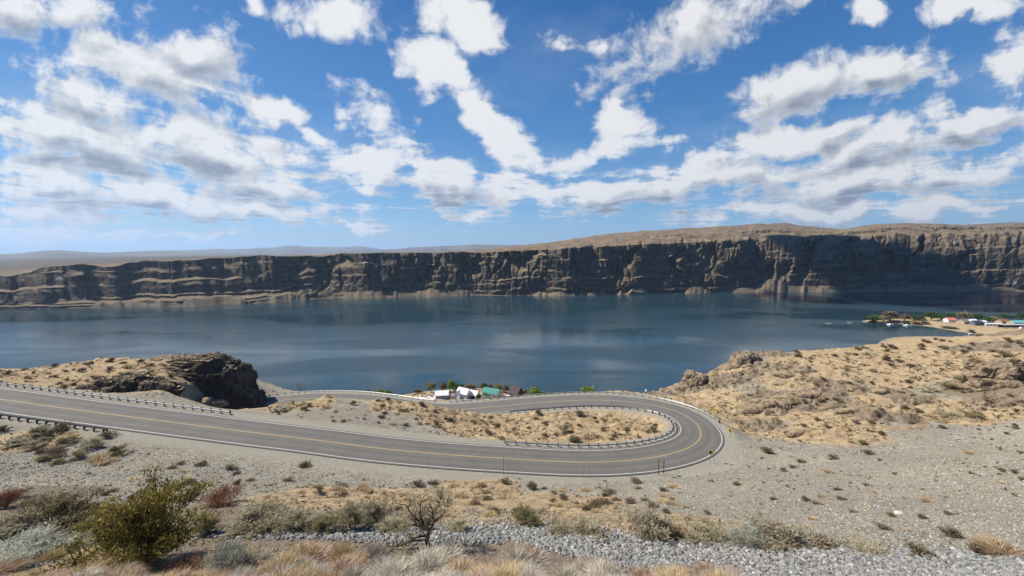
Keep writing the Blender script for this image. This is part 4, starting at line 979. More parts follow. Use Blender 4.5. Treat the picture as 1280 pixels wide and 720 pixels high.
# tufts and little shrubs scattered over the slopes: things
ZON = [  # polygon-free boxes: (u0, u1, v0, v1, count, kinds, width range, label, group)
 (415, 860, 604, 652, 74, ('tuft', 'tuft', 'brown', 'straw'), (8, 20), 'small clump on the golden patch below the road', 'clumps on the golden patch below the road'),
 (880, 1280, 566, 668, 46, ('tuft', 'tuft', 'brown'), (5, 15), 'small clump on the right-hand gravel slope', 'clumps on the right-hand gravel slope'),
 (905, 1280, 436, 548, 120, ('small', 'brown', 'tuft', 'brown'), (4, 11), 'small shrub on the golden bench right of the hairpin', 'shrubs on the right-hand bench'),
 (1060, 1280, 418, 442, 40, ('brown', 'small', 'brown'), (4, 9), 'small shrub on the crest of the bench above the village cove', 'shrubs on the crest of the right-hand bench'),
 (650, 835, 508, 550, 34, ('brown', 'tuft', 'tuft'), (4, 10), 'little shrub inside the hairpin', 'shrubs inside the hairpin'),
 (335, 640, 499, 548, 50, ('brown', 'tuft', 'tuft'), (4, 10), 'little shrub on the mound between the two roads', 'shrubs on the mound between the roads'),
 (0, 265, 449, 490, 62, ('brown', 'tuft', 'brown'), (4, 10), 'low shrub on the tan knoll beyond the upper road', 'shrubs on the knoll beyond the upper road'),
 (0, 150, 536, 580, 24, ('small', 'tuft', 'brown'), (10, 26), 'shrub on the verge below the left guard rail', 'shrubs below the left guard rail'),
 (130, 430, 572, 640, 34, ('tuft', 'tuft', 'brown'), (6, 18), 'small clump on the pale gravel left of the golden patch', 'clumps on the left gravel')]
for (u0, u1, v0, v1, n_, kinds, (w0, w1), lab, grp) in ZON:
    us = RNG.uniform(u0, u1, n_ * 2); vs = RNG.uniform(v0, v1, n_ * 2); H_ = hits(us, vs); dR, _z = road_near(np.nan_to_num(H_[:, 0]), np.nan_to_num(H_[:, 1])); c = 0
    for i in range(len(us)):
        if c >= n_ or np.isnan(H_[i, 0]) or dR[i] < 8.2 or H_[i, 2] < 2 or H_[i, 1] > 420: continue
        kd = kinds[i % len(kinds)]; w_ = RNG.uniform(w0, w1) if RNG.random() < .8 else w1
        lb = {'tuft': 'grass tuft', 'brown': 'dead brown brush', 'small': 'sagebrush', 'straw': 'straw brush'}[kd]
        put(kd, i % 4 if kd != 'straw' else i % 3, H_[i], w_, w_ * RNG.uniform(.38, .6), lab.replace('small clump', 'small ' + lb).replace('small shrub', 'small ' + lb).replace('little shrub', 'little ' + lb).replace('low shrub', 'low ' + lb).replace('shrub on the verge', lb + ' on the verge'), grp); c += 1

# uncountable little plants between them: one mass
us = RNG.uniform(-60, 1340, 70000); vs = RNG.uniform(440, 690, 70000); H_ = hits(us, vs); ok = ~np.isnan(H_[:, 0]); H_ = H_[ok]
Wc = cover(H_[:, 0], H_[:, 1]); dR, _z = road_near(H_[:, 0], H_[:, 1])
cl = fbm2(H_[:, 0] / 4, H_[:, 1] / 4 + 3, 3)
pr = (Wc[:, 1] * .62 + Wc[:, 2] * .42 + Wc[:, 3] * .4 + Wc[:, 0] * .05) * sst(.36, .58, cl) * sst(7.5, 11, dR) * (H_[:, 2] > 1.5)
H_ = H_[RNG.random(len(H_)) < pr]
dp = H_[:, 1] * cp - (H_[:, 2] - CAM_H) * sp
n = len(H_); nbld = 9; sz = RNG.uniform(.7, 2.3, n) ** 1.15 / FPX * dp
Bp = np.repeat(H_, nbld, 0); sz9 = np.repeat(sz, nbld); Bp[:, :2] += RNG.normal(0, .42, (n * nbld, 2)) * sz9[:, None]; Bp[:, 2] -= sz9 * .1
D = np.c_[RNG.normal(0, .75, (n * nbld, 2)), np.abs(RNG.normal(.8, .3, n * nbld))]
tn_ = np.repeat(np.clip(RNG.normal(.42, .3, n), 0, 1), nbld) + RNG.normal(0, .08, n * nbld)
VM['cover'] = veg_mat('mixed dry ground cover', [(.06, .046, .028), (.13, .10, .06), (.22, .175, .105), (.36, .28, .165), (.50, .40, .25), (.58, .49, .33)])
g = blade_mesh('ground_cover', [blades(Bp, D, sz9 * (.7 + .6 * RNG.random(n * nbld)), sz9 * .42, tn_, RNG, .4)], VM['cover'])
tag(g, 'low dry grass and tiny brush speckling the hillsides', 'ground cover', kind='stuff'); print('cover', n)

# ------------------------------------------------------------------ stones
_t0 = (1 + 5 ** .5) / 2
ICO = np.array([(-1, _t0, 0), (1, _t0, 0), (-1, -_t0, 0), (1, -_t0, 0), (0, -1, _t0), (0, 1, _t0), (0, -1, -_t0), (0, 1, -_t0), (_t0, 0, -1), (_t0, 0, 1), (-_t0, 0, -1), (-_t0, 0, 1)]) / math.sqrt(1 + _t0 ** 2)
ICF = np.array([(0, 11, 5), (0, 5, 1), (0, 1, 7), (0, 7, 10), (0, 10, 11), (1, 5, 9), (5, 11, 4), (11, 10, 2), (10, 7, 6), (7, 1, 8), (3, 9, 4), (3, 4, 2), (3, 2, 6), (3, 6, 8), (3, 8, 9), (4, 9, 5), (2, 4, 11), (6, 2, 10), (8, 6, 7), (9, 8, 1)])
def stones(name, pts, size, mt, label, sink=.25):
    n = len(pts); q_ = RNG.normal(size=(n, 4)); q_ /= np.linalg.norm(q_, axis=1)[:, None]; w_, x_, y_, z_ = q_.T
    M_ = np.stack([1 - 2 * (y_ * y_ + z_ * z_), 2 * (x_ * y_ - z_ * w_), 2 * (x_ * z_ + y_ * w_), 2 * (x_ * y_ + z_ * w_), 1 - 2 * (x_ * x_ + z_ * z_), 2 * (y_ * z_ - x_ * w_), 2 * (x_ * z_ - y_ * w_), 2 * (y_ * z_ + x_ * w_), 1 - 2 * (x_ * x_ + y_ * y_)], -1).reshape(n, 3, 3)
    L_ = ICO[None] * RNG.uniform(.55, 1.0, (n, 1, 3)) * RNG.uniform(.75, 1.15, (n, 12, 1))
    V_ = np.einsum('nij,nkj->nki', M_, L_) * (size / 2)[:, None, None]; V_[..., 2] *= .8
    V_ = V_ + pts[:, None]; V_[..., 2] += (size * (.5 - sink) * .6)[:, None]
    F_ = (np.arange(n)[:, None, None] * 12 + ICF[None]).reshape(-1, 3)
    return tag(mesh_np(name, V_.reshape(-1, 3), [F_], mt, None, False, dict(tint=np.repeat(np.clip(RNG.normal(.5, .24, n), 0, 1), 12))), label, 'stones', kind='stuff')
def stone_mat(name, cols):
    m, t, b = mat(name); pos = t.node('ShaderNodeNewGeometry').outputs['Position']
    c = t.ramp(t.attr('tint'), [(i / (len(cols) - 1), c) for i, c in enumerate(cols)])
    c = t.mix(t.math('MULTIPLY', t.noise(pos, 9, 4, .7), .6), c, (.22, .215, .20))
    t.l.new(c, b.inputs['Base Color']); b.inputs['Roughness'].default_value = .9; return m
M_cob = stone_mat('grey river cobble', [(.06, .063, .067), (.135, .138, .14), (.225, .222, .213), (.31, .295, .26), (.50, .485, .45)])
M_grv = stone_mat('pale gravel stone', [(.10, .094, .082), (.24, .225, .19), (.33, .305, .25), (.44, .405, .335), (.56, .52, .44)])
# the cobble-lined ditch
SW = np.array([(230, 668, 3), (300, 667, 7), (380, 667, 7), (450, 668, 9), (520, 672, 13), (580, 669, 11), (640, 667, 10), (700, 678, 15), (780, 688, 24), (880, 696, 26), (980, 704, 26), (1080, 708, 24), (1180, 710, 22), (1300, 712, 22)])
N_ = 14000; us = RNG.uniform(250, 1330, N_); us = np.where(RNG.random(N_) < .35, RNG.uniform(640, 1330, N_), us)
vs = np.interp(us, SW[:, 0], SW[:, 1]) + RNG.uniform(-1, 1, N_) * np.interp(us, SW[:, 0], SW[:, 2]) * (.85 + .5 * RNG.random(N_) ** 3)
H_ = hits(us, vs); H_ = H_[~np.isnan(H_[:, 0])]
stones('cobbles', H_, (2.0 + 6.0 * RNG.random(len(H_)) ** 1.6) / FPX * (H_[:, 1] * cp - (H_[:, 2] - CAM_H) * sp), M_cob, 'grey cobbles lining the shallow ditch across the foreground')
us = RNG.uniform(-20, 120, 700); vs = RNG.uniform(700, 735, 700); H2 = hits(us, vs)
us = RNG.uniform(560, 700, 700); H3 = hits(us, RNG.uniform(636, 668, 700)); H2 = np.r_[H2, H3]; H2 = H2[~np.isnan(H2[:, 0])]
stones('cobbles', H2, RNG.uniform(1.5, 4.5, len(H2)) / FPX * (H2[:, 1] * cp - (H2[:, 2] - CAM_H) * sp), M_cob, 'loose cobbles scattered in the lower left corner and beside the dead bush')
# rubble spread over the gravel slopes
N_ = 76000; us = RNG.uniform(-40, 1320, N_); vs = 538 + RNG.random(N_) ** .8 * 160; H_ = hits(us, vs); ok = ~np.isnan(H_[:, 0]); H_ = H_[ok]
Wc = cover(H_[:, 0], H_[:, 1]); dR, _z = road_near(H_[:, 0], H_[:, 1])
pr = (Wc[:, 0] * 1.0 + .12) * sst(8.5, 14, dR) * sst(.3, .6, fbm2(H_[:, 0] / 6, H_[:, 1] / 6 + 8, 3) + .1); H_ = H_[RNG.random(len(H_)) < pr]
stones('gravel', H_, (.7 + 2.6 * RNG.random(len(H_)) ** 2.8) * np.interp(H_[:, 1], [24, 60], [1.25, .8]) / FPX * (H_[:, 1] * cp - (H_[:, 2] - CAM_H) * sp), M_grv, 'loose pale stones covering the gravel slopes above and below the road', .3); print('gravel', len(H_))
# ------------------------------------------------------------------ bedrock outcrops and boulders
def rock_material(name, cols):
    m, t, b = mat(name); pos = t.node('ShaderNodeNewGeometry').outputs['Position']
    v_ = t.node('ShaderNodeMapping', inp={'Vector': pos, 'Scale': (1, 1, .3)}).outputs[0]
    f = t.math('ADD', t.math('MULTIPLY', t.noise(v_, .55, 6, .7), .6), t.math('MULTIPLY', t.noise(pos, 2.4, 5, .7), .4))
    c = t.ramp(f, [(.3, cols[0]), (.48, cols[1]), (.58, cols[2]), (.72, cols[3])])
    nz = t.node('ShaderNodeSeparateXYZ', inp={'Vector': t.node('ShaderNodeNewGeometry').outputs['Normal']}).outputs[2]
    c = t.mix(t.maprange(t.math('ADD', nz, t.math('MULTIPLY', t.noise(pos, .5, 4, .6), .5)), 1.12, 1.30), c, (.36, .27, .155))
    t.l.new(c, b.inputs['Base Color']); b.inputs['Roughness'].default_value = .95; b.inputs['Specular IOR Level'].default_value = .1
    t.l.new(t.bump(f, .9, .5), b.inputs['Normal']); return m
M_blk = rock_material('dark basalt', [(.016, .014, .012), (.045, .037, .03), (.10, .08, .06), (.20, .16, .115)])
M_brk = rock_material('brown weathered basalt', [(.075, .056, .04), (.19, .143, .10), (.31, .24, .165), (.45, .36, .25)])
def outcrop(name, lumps, mt, label, cat='rock outcrop', seed=1, sub=5, block=2.2, group=None, amp=1.0):
    """lumps: (x, y, z, rx, ry, rz, squareness); one mesh of overlapping broken blocks"""
    import bmesh
    bm = bmesh.new(); bmesh.ops.create_icosphere(bm, subdivisions=sub, radius=1)
    S = np.array([v.co[:] for v in bm.verts]); F_ = np.array([[v.index for v in f.verts] for f in bm.faces]); bm.free()
    c0 = np.array(lumps[0][:3]); VV = []; FF = []; n = 0
    for i, (x, y, z, rx, ry, rz, e) in enumerate(lumps):
        s = np.sign(S) * np.abs(S) ** e
        s = s / np.linalg.norm(s, axis=1)[:, None] * (np.linalg.norm(s, axis=1)[:, None] ** .6)
        q_ = s * np.array([rx, ry, rz]); w_ = q_ + np.array([x, y, z]) + seed * 13.7
        b1 = vn3(w_[:, 0] / block, w_[:, 1] / block, w_[:, 2] / (block * .8)); b1 = np.floor(b1 * 5) / 5 + .5 * fbm3(w_[:, 0] / (block * .4), w_[:, 1] / (block * .4), w_[:, 2] / (block * .4), 4)
        b2 = fbm3(w_[:, 0] / (block * 2.6), w_[:, 1] / (block * 2.6), w_[:, 2] / (block * 2.6), 3) - .5
        col_ = vn2(np.arctan2(q_[:, 1], q_[:, 0]) * max(rx, ry) / block * 1.6 + i, w_[:, 2] * .06) - .5
        q_ = q_ * (1 + amp * ((b1 - .6) * .42 + b2 * .55))[:, None]; q_[:, :2] *= (1 + amp * col_ * .16)[:, None]
        VV.append(q_ + np.array([x, y, z]) - c0); FF.append(F_ + n); n += len(q_)
    o = mesh_np(name, np.concatenate(VV), [np.concatenate(FF)], mt); o.location = tuple(c0)
    return tag(o, label, cat, group)
def at(u, v, dist):
    d = ray(u, v); return np.array([0, 0, CAM_H]) + d * dist / d[1]
# left: the dark bluff over the road
a1 = at(262, 480, 132)
outcrop('rock_outcrop', [(a1[0], a1[1] + 1, a1[2] - 1, 9.5, 9, 10.2, .5), (a1[0] + 6.5, a1[1] + 1, a1[2] - 3.0, 6.5, 8, 9.5, .6), (a1[0] + 12.5, a1[1], a1[2] - 8.5, 6.0, 6, 6.5, .75), (a1[0] - 9, a1[1] + 1, a1[2] + 1.0, 8, 8, 7.4, .55), (a1[0] - 17, a1[1] + 2, a1[2] + 3, 8, 7, 5, .6), (a1[0] - 1, a1[1] - 8, a1[2] - 7, 8, 4, 4.4, .7)], M_blk,
        'tall dark basalt bluff with a flat top, right end of the left-hand knoll', seed=3, sub=6, block=2.6, amp=.62)
a2 = spot(152, 488.5); a2[2] += .9
outcrop('rock_outcrop', [(a2[0], a2[1] + 1, a2[2] - .4, 6.5, 3.4, 3.3, .7), (a2[0] + 7, a2[1] + .5, a2[2] - 1.4, 6.0, 3.0, 2.7, .7), (a2[0] - 7, a2[1] + 1, a2[2] - .9, 5, 2.6, 2.0, .7)], M_blk, 'low black rock ledge behind the upper guard rail', seed=5, sub=6, block=1.8)
a3 = spot(250, 503.5); a3[2] += .5
outcrop('rock_outcrop', [(a3[0], a3[1], a3[2] - 1.0, 4.6, 2.4, 2.0, .7), (a3[0] - 5, a3[1], a3[2] - 1.0, 3.4, 2.6, 1.6, .7), (a3[0] + 5, a3[1] + 1, a3[2] - 1.2, 3, 2, 1.4, .7)], M_brk, 'low brown rock ledge at the foot of the tall dark bluff', seed=6, sub=5, block=1.6)
# right: knobs and ledges of the bench
def on(u, v, lumps, label, seed, mt=M_brk, block=1.8, group=None, cat='rock outcrop', name='rock_outcrop', sub=5):
    p = spot(u, v); k = depth(p) / FPX
    return outcrop(name, [(p[0] + dx * k, p[1] + dy * k, p[2] + dz * k, rx * k, ry * k, rz * k, .68) for dx, dy, dz, rx, ry, rz in lumps], mt, label, cat, seed, sub, block, group)
on(868, 480, [(0, 0, 0, 15, 14, 15), (-14, -4, -7, 12, 10, 8), (13, 4, -3, 14, 12, 8), (24, 8, -6, 14, 12, 9)], 'craggy brown knob on the bench skyline nearest the hairpin', 11, block=2.6, sub=6)
on(926, 455, [(0, 0, 0, 11, 12, 15), (13, 4, 1, 15, 12, 12), (-10, -6, -8, 9, 9, 10)], 'square-cut brown rock knob highest on the bench skyline', 12, block=2.6, sub=6)
on(985, 500, [(0, 0, -2, 26, 14, 8), (28, 8, 1, 22, 12, 7), (-26, -8, -3, 20, 12, 7)], 'long broken ledge running across the golden bench', 13, block=2.0, sub=6)
on(945, 512, [(0, 0, -2, 18, 10, 7), (-14, -5, -2, 12, 8, 6)], 'broken brown ledge just above the curve signs', 14, block=1.7)
on(985, 468, [(0, 0, -2, 16, 10, 6), (15, 5, 0, 12, 8, 5)], 'rounded dark ledge below the square-cut knob', 15, block=1.8)
on(1075, 512, [(0, 0, -2, 20, 9, 5), (-18, -5, -2, 15, 8, 4)], 'low grey-brown ledge in the middle of the golden bench', 16, block=1.6)
on(1130, 536, [(0, 0, -2.5, 26, 9, 4.5), (24, 2, -2, 20, 8, 4.5)], 'lowest long ledge where the bench meets the gravel', 17, block=1.5)
on(1010, 540, [(0, 0, -2.5, 18, 8, 5), (-16, 0, -2, 12, 7, 4)], 'flat brown ledge right of the hairpin', 18, block=1.5)
on(1101, 491, [(0, 0, 1, 8.5, 6, 4)], 'rounded boulder lying on the golden bench', 19, block=1.2, cat='boulder', name='boulder', sub=4)
on(1066, 487, [(0, 0, .6, 6, 5, 4.5)], 'squat boulder left of the rounded one on the bench', 20, block=1.0, cat='boulder', name='boulder', sub=4)
on(1263, 478, [(0, 0, -8, 34, 24, 14), (10, 14, 4, 34, 26, 18)], 'dark brown rocky rise at the right edge of the photo', 21, block=2.0, sub=6)
M_pale = simple('pale rock', (.48, .46, .42), .9, .15, 3)
on(1124, 642, [(0, 0, .3, 5.5, 4, 2.6)], 'whitish rock alone on the right-hand gravel slope', 22, M_pale, .5, cat='rock', name='boulder', sub=4)
on(1207, 716, [(0, 0, -.4, 13, 6, 2.6)], 'flat grey slab among the cobbles at the lower right', 23, simple('grey rock', (.26, .255, .24), .9, .15, 3), .6, cat='rock', name='boulder', sub=4)
for i, (u, v, r_, l) in enumerate(((1272, 684, 5, 'light grey boulder among the cobbles at the right edge'), (1205, 696, 5, 'blue-grey boulder at the upper edge of the cobbles'), (660, 640, 4, 'small grey boulder by the stony patch right of the bare bush'), (960, 560, 3, 'small brown boulder right of the curve signs'))):
    on(u, v, [(0, 0, .5, r_, r_ * .8, r_ * .6)], l, 30 + i, simple('boulder grey', (.30, .30, .30), .9, .2, 3), .5, cat='rock', name='boulder', sub=3)

# ------------------------------------------------------------------ road signs and marker posts
M_steel = simple('sign post steel', (.22, .21, .19), .6, .2, 6, .3)
M_dark = simple('dark post', (.05, .045, .04), .8)
M_sgn_y = simple('yellow sign face', (.80, .52, .03), .5, .06); M_sgn_o = simple('orange sign face', (.78, .34, .05), .5, .06); M_sgn_w = simple('white sign face', (.80, .80, .78), .5, .05)
M_blkp = simple('black sign paint', (.02, .02, .02), .6); M_back = simple('bare aluminium sign back', (.27, .28, .29), .5, .1, 4, .4)
def sign(u, v, hpx, face, label, yaw, pw=.62, ph=.76, shape='chevron', post=M_steel, pr=.04, panel=True, at_p=None):
    p = spot(u, v) if at_p is None else np.array(at_p, float); hgt = hpx / FPX * depth(p) * 1.02; pw *= .82; ph *= .85
    o = empty('road_sign' if panel else 'marker_post', p, yaw, label, 'road sign' if panel else 'marker post')
    MB().tube([(0, 0, -.3), (0, 0, hgt)], pr, 6).build('post', post, o)
    if panel:
        zc_ = hgt - ph / 2 + .02; mb = MB()
        if shape == 'diamond':
            s = pw * .75; mb.prism([(-s, 0), (0, -s), (s, 0), (0, s)], (1, 0, 0), (0, 0, 1), (0, -pr - .012, zc_), (0, -.02, 0))
        else: mb.box((0, -pr - .022, zc_), (pw, .02, ph))
        pn = mb.build('panel', face, o)
        mb = MB(); mb.box((0, -pr - .008, zc_), (pw * .97, .006, ph * .97) if shape != 'diamond' else (pw * .7, .006, pw * .7)); mb.build('backing', M_back, pn)
        if shape == 'chevron':
            mb = MB(); a_ = pw * .30; b_ = ph * .36
            mb.prism([(-a_, b_), (-a_ * .35, b_), (a_, 0), (-a_ * .35, -b_), (-a_, -b_), (a_ * .35, 0)][::1], (1, 0, 0), (0, 0, 1), (0, -pr - .036, zc_), (0, -.004, 0)); mb.build('arrow', M_blkp, pn)
        if shape == 'arrow':
            mb = MB(); mb.box((-.04, -pr - .036, zc_), (.09, .004, ph * .4)); mb.prism([(-.2, .05), (.12, .05), (-.04, .3)], (1, 0, 0), (0, 0, 1), (0, -pr - .036, zc_), (0, -.004, 0)); mb.build('arrow', M_blkp, pn)
    return o
sign(535.5, 586, 20, None, 'single thin marker post beside the road, left of the other posts', 0, panel=False, pr=.03)
sign(629.5, 594, 22, M_back, 'thin post with a narrow dark plate seen edge-on, left of a pair', 1.35, .3, .75, 'plain', M_dark, .03)
sign(635.5, 593.5, 21, None, 'bare thin post right beside the post with the dark plate', 0, panel=False, pr=.03)
sign(729.5, 596.5, 20, None, 'bare thin post left of a post with a pale plate', 0, panel=False, pr=.03)
sign(736.5, 597, 21, M_sgn_w, 'thin post with a pale narrow plate beside the bare post', 1.3, .45, .8, 'plain', M_steel, .035)
sign(823, 593.5, 21, M_sgn_o, 'orange-faced warning sign on a dark post, left of the white-edged sign', .95, .75, .85, 'chevron', M_dark, .07)
sign(829.5, 592, 20.5, M_sgn_w, 'white-edged sign on a dark post beside the orange one', 1.2, .75, .9, 'plain', M_dark, .07)
sign(888, 579.5, 17, M_sgn_y, 'yellow curve sign with a black chevron at the mouth of the bend', -.25, 1.0, 1.0, 'chevron', M_steel, .04)
sign(892.5, 578.5, 17, M_back, 'grey back of a sign standing right of the yellow chevron', 1.0, .8, .9, 'plain', M_steel, .04)
sign(912.5, 547, 11, M_sgn_y, 'yellow chevron sign on the outside of the bend, beyond the rail end', -.6, .95, .95, 'chevron', M_steel, .04)
sign(893, 521.5, 11, M_sgn_y, 'yellow chevron sign behind the end of the outer guard rail', -.75, .95, 1.0, 'chevron', M_steel, .05)
sign(855.5, 504, 9.5, M_sgn_y, 'left one of two yellow sign posts behind the outer rail', 1.1, .6, 1.0, 'plain', M_steel, .06)
sign(858, 504.5, 9.5, M_sgn_y, 'right one of two yellow sign posts behind the outer rail', -.9, .6, 1.0, 'chevron', M_steel, .06)
# beyond the outer rail, on the verge above the water
def verge(u, o_, off_=2.6):
    i = max(j for j in range(_half, len(ROAD)) if _ruv[j, 0] > u) if u > 300 else 0
    q_ = ROAD[i] - np.array([*(RN[i] * (OUT[i] + off_)), 0]); q_[2] = gz(q_[0], q_[1]); return q_
for (u, hp, face, lab, yaw, pan) in ((695, 8, M_back, 'small dark-topped marker over the far rail, leftmost of the verge signs', .3, True), (719, 11, None, 'tall bare pole standing over the far rail', 0, False), (739, 10, M_sgn_w, 'small white sign over the far rail', -.3, True), (743.5, 9, M_back, 'dark sign back just right of the white one', .4, True), (798, 10, M_sgn_w, 'narrow white sign over the far rail near the rocky knob', -.9, True), (802, 9, M_back, 'dark narrow sign beside the white one near the rocky knob', 1.0, True), (357.5, 10, M_back, 'left of two dark posts over the farthest guard rail', .8, True), (361.5, 10, None, 'right of two dark posts over the farthest guard rail', 0, False)):
    sign(0, 0, hp, face, lab, yaw, .55, .8, 'plain', M_dark, .06, pan, verge(u, 0))

# ------------------------------------------------------------------ trees
def make_tree(name, leafm, seed, w=.8, h=1.0, nleaf=1500, ls=.075, trunk=.22, clumps=22):
    rng = np.random.default_rng(seed); o = empty(name, (0, 0, 0)); mb = MB()
    mb.tube([(0, 0, -.05), (.01, 0, trunk * .6), (0, .01, trunk * 1.2), (.02, 0, .7 * h)], [.035, .028, .022, .006], 6, False)
    C_ = []
    for i in range(clumps):
        a = rng.random() * 6.283; e = rng.uniform(-.35, 1.3); r_ = rng.uniform(.45, 1)
        c = np.array([math.cos(a) * math.cos(e) * w * .40 * r_, math.sin(a) * math.cos(e) * w * .40 * r_, trunk + (h - trunk) * (.38 + .5 * math.sin(e) * r_)]); C_.append(c)
        if i % 2 == 0: mb.tube([(0, 0, trunk * rng.uniform(.6, 1.4)), c * [.5, .5, .8], c], [.014, .009, .003], 4, False)
    mb.build('trunk', M_stem, o, True)
    C_ = np.array(C_); k = rng.integers(0, clumps, nleaf); cr = rng.uniform(.09, .17, clumps) * w
    B_ = C_[k] + rng.normal(0, 1, (nleaf, 3)) * cr[k][:, None] * .62; B_[:, 2] = np.maximum(B_[:, 2], trunk * .35)
    blade_mesh('crown', [blades(B_, rng.normal(0, 1, (nleaf, 3)), ls * (.6 + .8 * rng.random(nleaf)), ls * .6, .45 + .5 * (rng.random(clumps) - .5)[k] + rng.normal(0, .15, nleaf), rng)], leafm, o)
    return o
TP = {}
def tree(kind, u, v, wpx, hpx, label, k=0, p=None, group=None, bush=False):
    if p is None: p = LK(u, v)
    key = (kind, k, bush); s = hpx / FPX * depth(p); sw = wpx / FPX * depth(p) / .8
    if key not in TP:
        o = TP[key] = make_tree('shrub' if bush else 'tree', VM[kind], 500 + k * 7 + len(kind) * 31, trunk=.06 if bush else .2)
        o.location = tuple(p)
    else: o = copy_tree(TP[key], p)
    o.rotation_euler = (0, 0, random.random() * 6.28); o.scale = (sw, sw, s); o['label'] = label; o['category'] = 'bush' if bush else 'tree'
    if group: o['group'] = group
    return o
def LK(u, v):
    p = P(u, v, 97.0); return np.array([p[0], p[1], max(.2, float(gz(p[0], p[1])))])
for a in (('tree', 461, 491.5, 10, 10, 'dark green shrub at the left end of the lakeside shrubs', 0, None, None, True), ('lime', 474.5, 491.5, 15, 11, 'light green shrub between two darker ones by the far rail', 0, None, None, True), ('lime', 486, 491.5, 10, 11, 'green shrub right of the light one by the far rail', 1, None, None, True),
          ('olive', 522, 489.5, 12, 7, 'low olive bush on the sandy point', 0, None, None, True), ('olive', 538.5, 487.5, 14, 14, 'lone olive tree on the sandy point', 1), ('tan', 554, 488.5, 11, 13, 'thin brownish tree left of the dark green one'), ('lime', 563, 488, 11, 15, 'tallest pale green tree behind the white gabled house', 0), ('tree', 571, 489.5, 19, 12, 'broad dark green tree behind the white gabled house', 1),
          ('tan', 588, 484.5, 16, 8, 'tan bush behind the roof of the white gabled house', 1, None, None, True), ('tan', 604, 487, 10, 8, 'tan tree left behind the green-roofed house', 1), ('tree', 606, 487.5, 9, 9, 'dark tree at the left corner of the green roof', 2), ('tan', 613, 487, 12, 8, 'orange-tan tree behind the middle of the green roof', 2), ('tan', 622, 488, 14, 9, 'tan bush behind the right end of the green roof', 0, None, None, True), ('tan', 632.5, 490, 10, 11, 'tan tree between the green-roofed and the dark house', 3),
          ('olive', 655, 492.5, 10, 8, 'small olive bush right of the dark house', 1, None, None, True), ('lime', 668.5, 493, 15, 12, 'biggest yellow-green bush behind the guard rail', 2, None, None, True), ('lime', 677.5, 493, 12, 9, 'low yellow-green bush beside the biggest one', 0, None, None, True), ('lime', 686, 493, 8, 10, 'small round yellow bush at the right end of the lakeside shrubs', 1, None, None, True)):
    tree(*a)
q_ = verge(735, 0, 5); tree('lime', 0, 0, 22, 11, 'low green shrub growing below the far rail of the bend', 2, q_, None, True)
SPIT = lambda u, v, h=98.2: (lambda p: np.array([p[0], p[1], max(.2, float(gz(p[0], p[1])))]))(P(u, v, h))
for a in (('tree', 1092, 402.3, 19, 10, 'dense dark green tree at the tip of the spit', 0, None, None, False), ('tan', 1112, 401.5, 22, 13, 'widest tan tree beside the dark tree on the spit', 1), ('olive', 1104, 402, 12, 9, 'olive tree between the dark and the tan one on the spit', 2), ('tan', 1130.5, 401.5, 12, 9, 'rounded pale tan tree on the spit', 0), ('tree', 1143, 400.5, 14, 6, 'low dark bush behind the sandy point of the spit', 1, None, None, True), ('tree', 1150, 400.5, 12, 6, 'second low dark bush on the spit, beside the first', 0, None, None, True),
          ('tree', 1164, 400.5, 15, 11, 'tall green tree left of the red-roofed house', 2), ('tree', 1177, 400, 16, 8, 'dark tree just left of the red-roofed house', 1), ('tree', 1188, 398.5, 14, 8, 'dark tree behind the red-roofed house', 0), ('olive', 1206, 400, 18, 11, 'broad olive tree behind the grey-brown roof', 1), ('tree', 1222, 400.5, 13, 9, 'dark round tree behind the blue-grey house', 2), ('tree', 1236, 403.5, 12, 8, 'green tree right of the pale blue shed', 1), ('olive', 1243, 402.5, 11, 8, 'olive tree above the long white trailer', 2), ('tree', 1255, 398.5, 14, 7, 'dark tree behind the brick-red roof', 0), ('tree', 1276, 400, 13, 9, 'dark tree at the right edge of the photo, above the teal roof', 2),
          ('tree', 1134, 404.2, 9, 4, 'dark shrub at the water edge by the second boat', 2, None, None, True), ('tan', 1146, 404.5, 12, 4, 'tan shrub on the sand of the spit', 3, None, None, True), ('olive', 1156, 404.8, 9, 4, 'olive shrub on the sand of the spit', 0, None, None, True), ('olive', 1213.5, 414.4, 8, 4.5, 'round olive bush on the beach by the rowing boat', 1, None, None, True), ('olive', 1186, 409.5, 16, 3, 'low shoreline brush below the red-roofed house', 2, None, None, True)):
    a = list(a); a += [0] * (7 - len(a)); a = a[:7] + [SPIT(a[1], a[2])] + (a[8:] if len(a) > 8 else []); tree(*a)

# ------------------------------------------------------------------ houses
def pmat(n, c, r=.7): return simple(n, c, r, .10, 1.2)
W_white = pmat('white siding', (.76, .76, .74)); W_cream = pmat('cream siding', (.66, .60, .47)); W_grey = pmat('grey siding', (.36, .37, .40)); W_dark = pmat('dark brown siding', (.055, .030, .024)); W_blue = pmat('dark blue-grey siding', (.10, .12, .16)); W_tan = pmat('tan siding', (.40, .31, .22)); W_sky = pmat('pale blue siding', (.48, .68, .72))
R_white = pmat('white metal roof', (.82, .82, .84), .45); R_teal = pmat('green metal roof', (.03, .21, .17), .5); R_dark = pmat('dark plum roof', (.060, .036, .045)); R_red = pmat('faded red roof', (.62, .17, .13)); R_gb = pmat('grey-brown roof', (.27, .22, .19)); R_grey = pmat('grey metal roof', (.42, .40, .40)); R_brick = pmat('brick-red roof', (.34, .12, .07)); R_aqua = pmat('teal roof', (.14, .42, .40))
M_glass = simple('dark window glass', (.03, .04, .05), .15, .1, 3, 0, .6); M_door = pmat('door paint', (.22, .20, .18)); M_trim = pmat('white trim', (.8, .8, .78))
